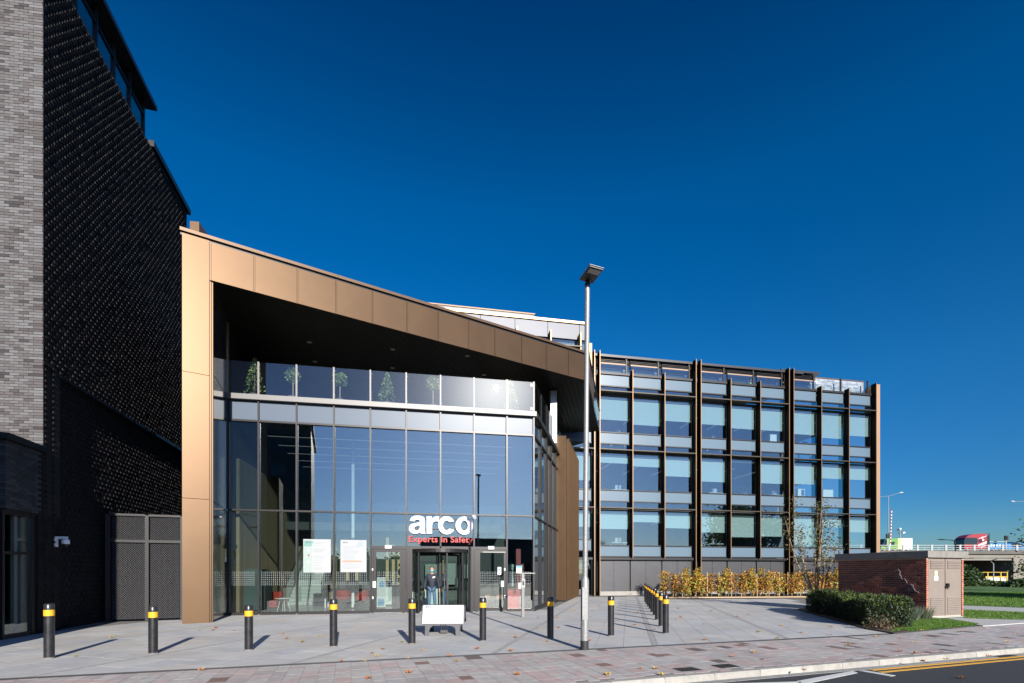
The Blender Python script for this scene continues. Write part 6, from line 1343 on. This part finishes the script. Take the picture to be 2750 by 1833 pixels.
block(-8, 10, -82, -72, 4.2, 'low brick building across the street, mirrored in the middle doors', mat('block_brick', (.12, .08, .06), .8, var=.2, scale=1))
for i, (x, y, h) in enumerate(((6, -60, 5), (0, -66, 5.5), (-5, -58, 4.5))):
    tree((x, y, -.1), h, 3, 900, 'small dark tree across the street, mirrored low in the entrance glass', 'small trees across the street', .5, g1, .3)
# ================================================================== PEOPLE
def skin(name, vs, es, rs, m, parent, root=0, sub=2, mats=None):
    me = bpy.data.meshes.new(name); me.from_pydata([tuple(v) for v in vs], es, []); o = bpy.data.objects.new('tmp_body', me); COL.objects.link(o)
    md = o.modifiers.new('s', 'SKIN'); md.use_smooth_shade = True
    for i, r in enumerate(rs):
        d = me.skin_vertices[0].data[i]; d.radius = r if isinstance(r, tuple) else (r, r); d.use_root = i == root
    o.modifiers.new('d', 'SUBSURF').levels = sub
    dg = bpy.context.evaluated_depsgraph_get(); m2 = bpy.data.meshes.new_from_object(o.evaluated_get(dg)); bpy.data.objects.remove(o); bpy.data.meshes.remove(me)
    m2.name = name; m2.materials.clear(); m2.materials.append(m); m2.polygons.foreach_set('use_smooth', [True]*len(m2.polygons)); r = link(name, m2)
    if parent is not None: adopt(r, parent)
    return r
M_skin = mat('skin', (.42, .22, .15), .55, var=.06, scale=20); M_hair = mat('hair', (.05, .028, .015), .7, var=.3, scale=60)
def person(c, rz, label, k, top, legs_m, pose='stand', hair=M_hair, mask=None, name='person', h=1.78):
    s = h/1.78; cr, sr = math.cos(rz), math.sin(rz); o = thing(name, label, 'person', c)
    def T(x, y, z): return Vector((c[0]+(x*cr-y*sr)*s, c[1]+(x*sr+y*cr)*s, c[2]+z*s))      # -y is forward
    if pose == 'stand':
        J = dict(pel=(0, 0, .95), wa=(0, 0, 1.1), ch=(0, 0, 1.3), nk=(0, .01, 1.47), nt=(0, 0, 1.56), ls=(-.17, .01, 1.42), rs=(.17, .01, 1.42), le=(-.265, .03, 1.16), re=(.265, .02, 1.16), lw=(-.285, -.05, .90), rw=(.29, -.04, .90),
                 lh=(-.075, 0, .90), rh=(.075, 0, .90), lk=(-.11, -.05, .50), rk=(.11, .02, .50), la=(-.11, .02, .09), ra=(.12, .10, .09), lt=(-.12, -.15, .04), rt=(.14, -.06, .04), hem=(0, 0, .80))
    else:
        J = dict(pel=(0, 0, .50), wa=(0, 0, .66), ch=(0, -.02, .88), nk=(0, -.03, 1.06), nt=(0, -.04, 1.15), ls=(-.17, -.02, 1.01), rs=(.17, -.02, 1.01), le=(-.23, -.08, .76), re=(.23, -.08, .76), lw=(-.18, -.32, .74), rw=(.18, -.32, .74),
                 lh=(-.10, 0, .48), rh=(.10, 0, .48), lk=(-.12, -.42, .48), rk=(.12, -.42, .48), la=(-.12, -.40, .09), ra=(.12, -.40, .09), lt=(-.12, -.58, .04), rt=(.12, -.58, .04), hem=(0, -.02, .46))
    n = [q for q in J if q != 'hem']+['hem']; P_ = [T(*J[q]) for q in n]; ix = {q: i for i, q in enumerate(n)}
    rad = dict(pel=.125, wa=.135, ch=(.15, .12), nk=.065, nt=.055, ls=.075, rs=.075, le=.05, re=.05, lw=.034, rw=.034, lh=.066, rh=.066, lk=.06, rk=.06, la=.042, ra=.042, lt=.035, rt=.035, hem=(.15, .12))
    ed = [('pel', 'wa'), ('wa', 'ch'), ('ch', 'nk'), ('nk', 'nt'), ('ch', 'ls'), ('ch', 'rs'), ('ls', 'le'), ('rs', 're'), ('le', 'lw'), ('re', 'rw'), ('pel', 'lh'), ('pel', 'rh'), ('lh', 'lk'), ('rh', 'rk'), ('lk', 'la'), ('rk', 'ra'), ('la', 'lt'), ('ra', 'rt')]
    skin('body', P_[:-1], [(ix[a], ix[b]) for a, b in ed], [tuple(x*s for x in (rad[q] if isinstance(rad[q], tuple) else (rad[q],)*2)) for q in n[:-1]], M_skin, o)
    def sub(name_, keys, e_, grow, m_, root=0): pts = [P_[ix[q]] for q in keys]; skin(name_, pts, [(keys.index(a), keys.index(b)) for a, b in e_], [tuple((x+grow)*s for x in (rad[q] if isinstance(rad[q], tuple) else (rad[q],)*2)) for q in keys], m_, o, root)
    sub('jacket', ['pel', 'wa', 'ch', 'ls', 'rs', 'le', 're', 'lw', 'rw', 'nk', 'hem'], [('pel', 'hem'), ('pel', 'wa'), ('wa', 'ch'), ('ch', 'nk'), ('ch', 'ls'), ('ch', 'rs'), ('ls', 'le'), ('rs', 're'), ('le', 'lw'), ('re', 'rw')], .022, top)
    sub('trousers', ['pel', 'lh', 'rh', 'lk', 'rk', 'la', 'ra'], [('pel', 'lh'), ('pel', 'rh'), ('lh', 'lk'), ('rh', 'rk'), ('lk', 'la'), ('rk', 'ra')], .016, legs_m)
    for a, t in (('la', 'lt'), ('ra', 'rt')): skin('shoe', [P_[ix[a]]-Vector((0, 0, .03*s)), P_[ix[t]]], [(0, 1)], [.05*s, .042*s], M_black, o)
    nt = J['nt']; hc_ = T(nt[0], nt[1]-.015, nt[2]+.11)
    b = MB(); b.ball(hc_, .1*s, 14, (.78, .95, 1.18)); hd = b.build('head', M_skin, o, smooth=True)
    def H(x, y, z): return T(nt[0]+x, nt[1]-.015+y, nt[2]+.11+z)
    b = MB(); b.add([H(-.015, -.09, -.02), H(.015, -.09, -.02), H(0, -.12, -.025), H(0, -.088, .03)], [(0, 2, 3), (2, 1, 3), (0, 1, 2)]); b.build('nose', M_skin, hd)
    for x in (-.032, .032): MB().ball(H(x, -.083, .02), .011*s, 6).build('eye', mat('eye_dark', (.02, .02, .02), .2), hd)
    for x in (-.079, .079): MB().ball(H(x, .005, .0), .022*s, 6, (.4, .8, 1.3)).build('ear', M_skin, hd)
    if mask: b = MB(); b.ball(H(0, -.045, -.055), .062*s, 10, (1.05, .9, .85)); b.build('face_mask', mask, hd, smooth=True)
    else: MB().ball(H(0, -.088, -.06), .018*s, 6, (1.3, .4, .35)).build('mouth', mat('lip', (.3, .1, .09)), hd)
    b = MB(); b.ball(H(0, .018, .035), .104*s, 12, (.82, .92, 1.0)); b.build('hair', hair, o, smooth=True)
    for sd, wq in ((-1, 'lw'), (1, 'rw')):
        w0 = J[wq]; f = (0, 0, -1) if pose == 'stand' else (0, -1, 0); W = Vector(w0); dd = Vector(f); side = Vector((0, -1, 0)) if pose == 'stand' else Vector((-sd, 0, 0)); nrm = Vector((-sd, 0, 0)) if pose == 'stand' else Vector((0, 0, -1))
        vs = [W, W+dd*.05, W+dd*.09]; rr = [.026, (.018, .036), (.015, .036)]; palm = skin('hand', [T(*v) for v in vs], [(0, 1), (1, 2)], [x*s if not isinstance(x, tuple) else (x[0]*s, x[1]*s) for x in rr], M_skin, o, 0, 1)
        for q in range(4):
            b0 = W+dd*.08+side*(.028-.019*q); ln = (.07, .078, .074, .058)[q]; skin('finger', [T(*v) for v in (b0, b0+dd*ln*.5+nrm*.008, b0+dd*ln*.9+nrm*.028)], [(0, 1), (1, 2)], [.0095*s, .0085*s, .007*s], M_skin, palm, 0, 1)
        b0 = W+dd*.03+side*.03; skin('thumb', [T(*v) for v in (b0, b0+dd*.03+side*.025, b0+dd*.065+side*.03+nrm*.01)], [(0, 1), (1, 2)], [.012*s, .01*s, .008*s], M_skin, palm, 0, 1)
    return o, T, H
denim = mat('denim', (.05, .10, .17), .85, var=.2, scale=14); navy = mat('navy_jacket', (.012, .016, .028), .75, var=.2, scale=12)
pc = E.pt(E.at(1160, -.3), -.3, .035)
o, T, H = person(pc, R(8), 'person in dark jacket, jeans and blue face mask standing in the revolving door', 0, navy, denim, 'stand', mask=mat('mask_blue', (.12, .42, .52), .8))
b = MB(); b.add([T(.02, -.178, 1.32), T(.12, -.17, 1.34), T(.13, -.168, 1.38), T(.05, -.178, 1.39)], [(0, 1, 2, 3)]); b.build('chest_badge', M_white, o)
# seated person behind the reception desk
cu = E.at(1117, -4.7); c = E.pt(cu, -4.75, .25); person(c, R(10), 'person in purple checked shirt sitting behind the reception desk', 1, mat('purple_shirt', (.16, .07, .22), .8, var=.3, scale=25), M_black, 'sit', h=1.7)
o = thing('office_chair', 'dark office chair under the person at the reception desk', 'chair', c); b = MB(); b.fbox(E, cu-.24, cu+.24, -5.0, -4.5, .60, .66); b.build('seat', M_black, o); MB().fbox(E, cu-.2, cu+.2, -5.05, -5.0, .7, 1.15).build('backrest', M_black, o); MB().tube([E.pt(cu, -4.75, .03), E.pt(cu, -4.75, .60)], .03, 8).build('column', M_black, o)
uu = O_.at(1995, -2.2); c = O_.pt(uu, -2.2, ZSH[0]+.75); person(c, R(-30), 'person in pink shirt sitting behind the office glass, second floor', 2, mat('pink_shirt', (.55, .22, .26), .8), M_black, 'sit', h=1.75)
o = thing('office_chair', 'dark office chair under the person in pink behind the office glass', 'chair', c); MB().fbox(O_, uu-.25, uu+.25, -2.45, -1.95, c.z+.36, c.z+.41).build('seat', M_black, o); MB().tube([O_.pt(uu, -2.2, ZSH[0]), O_.pt(uu, -2.2, c.z+.36)], .04, 8).build('column', M_black, o)
uu = O_.at(2016, -.9); c = O_.pt(uu, -.95, ZLED-.45); person(c, R(40), 'person in bright yellow work jacket crouching on the office roof terrace', 3, mat('hivis', (.55, .85, .03), .7), M_black, 'sit', h=1.5)
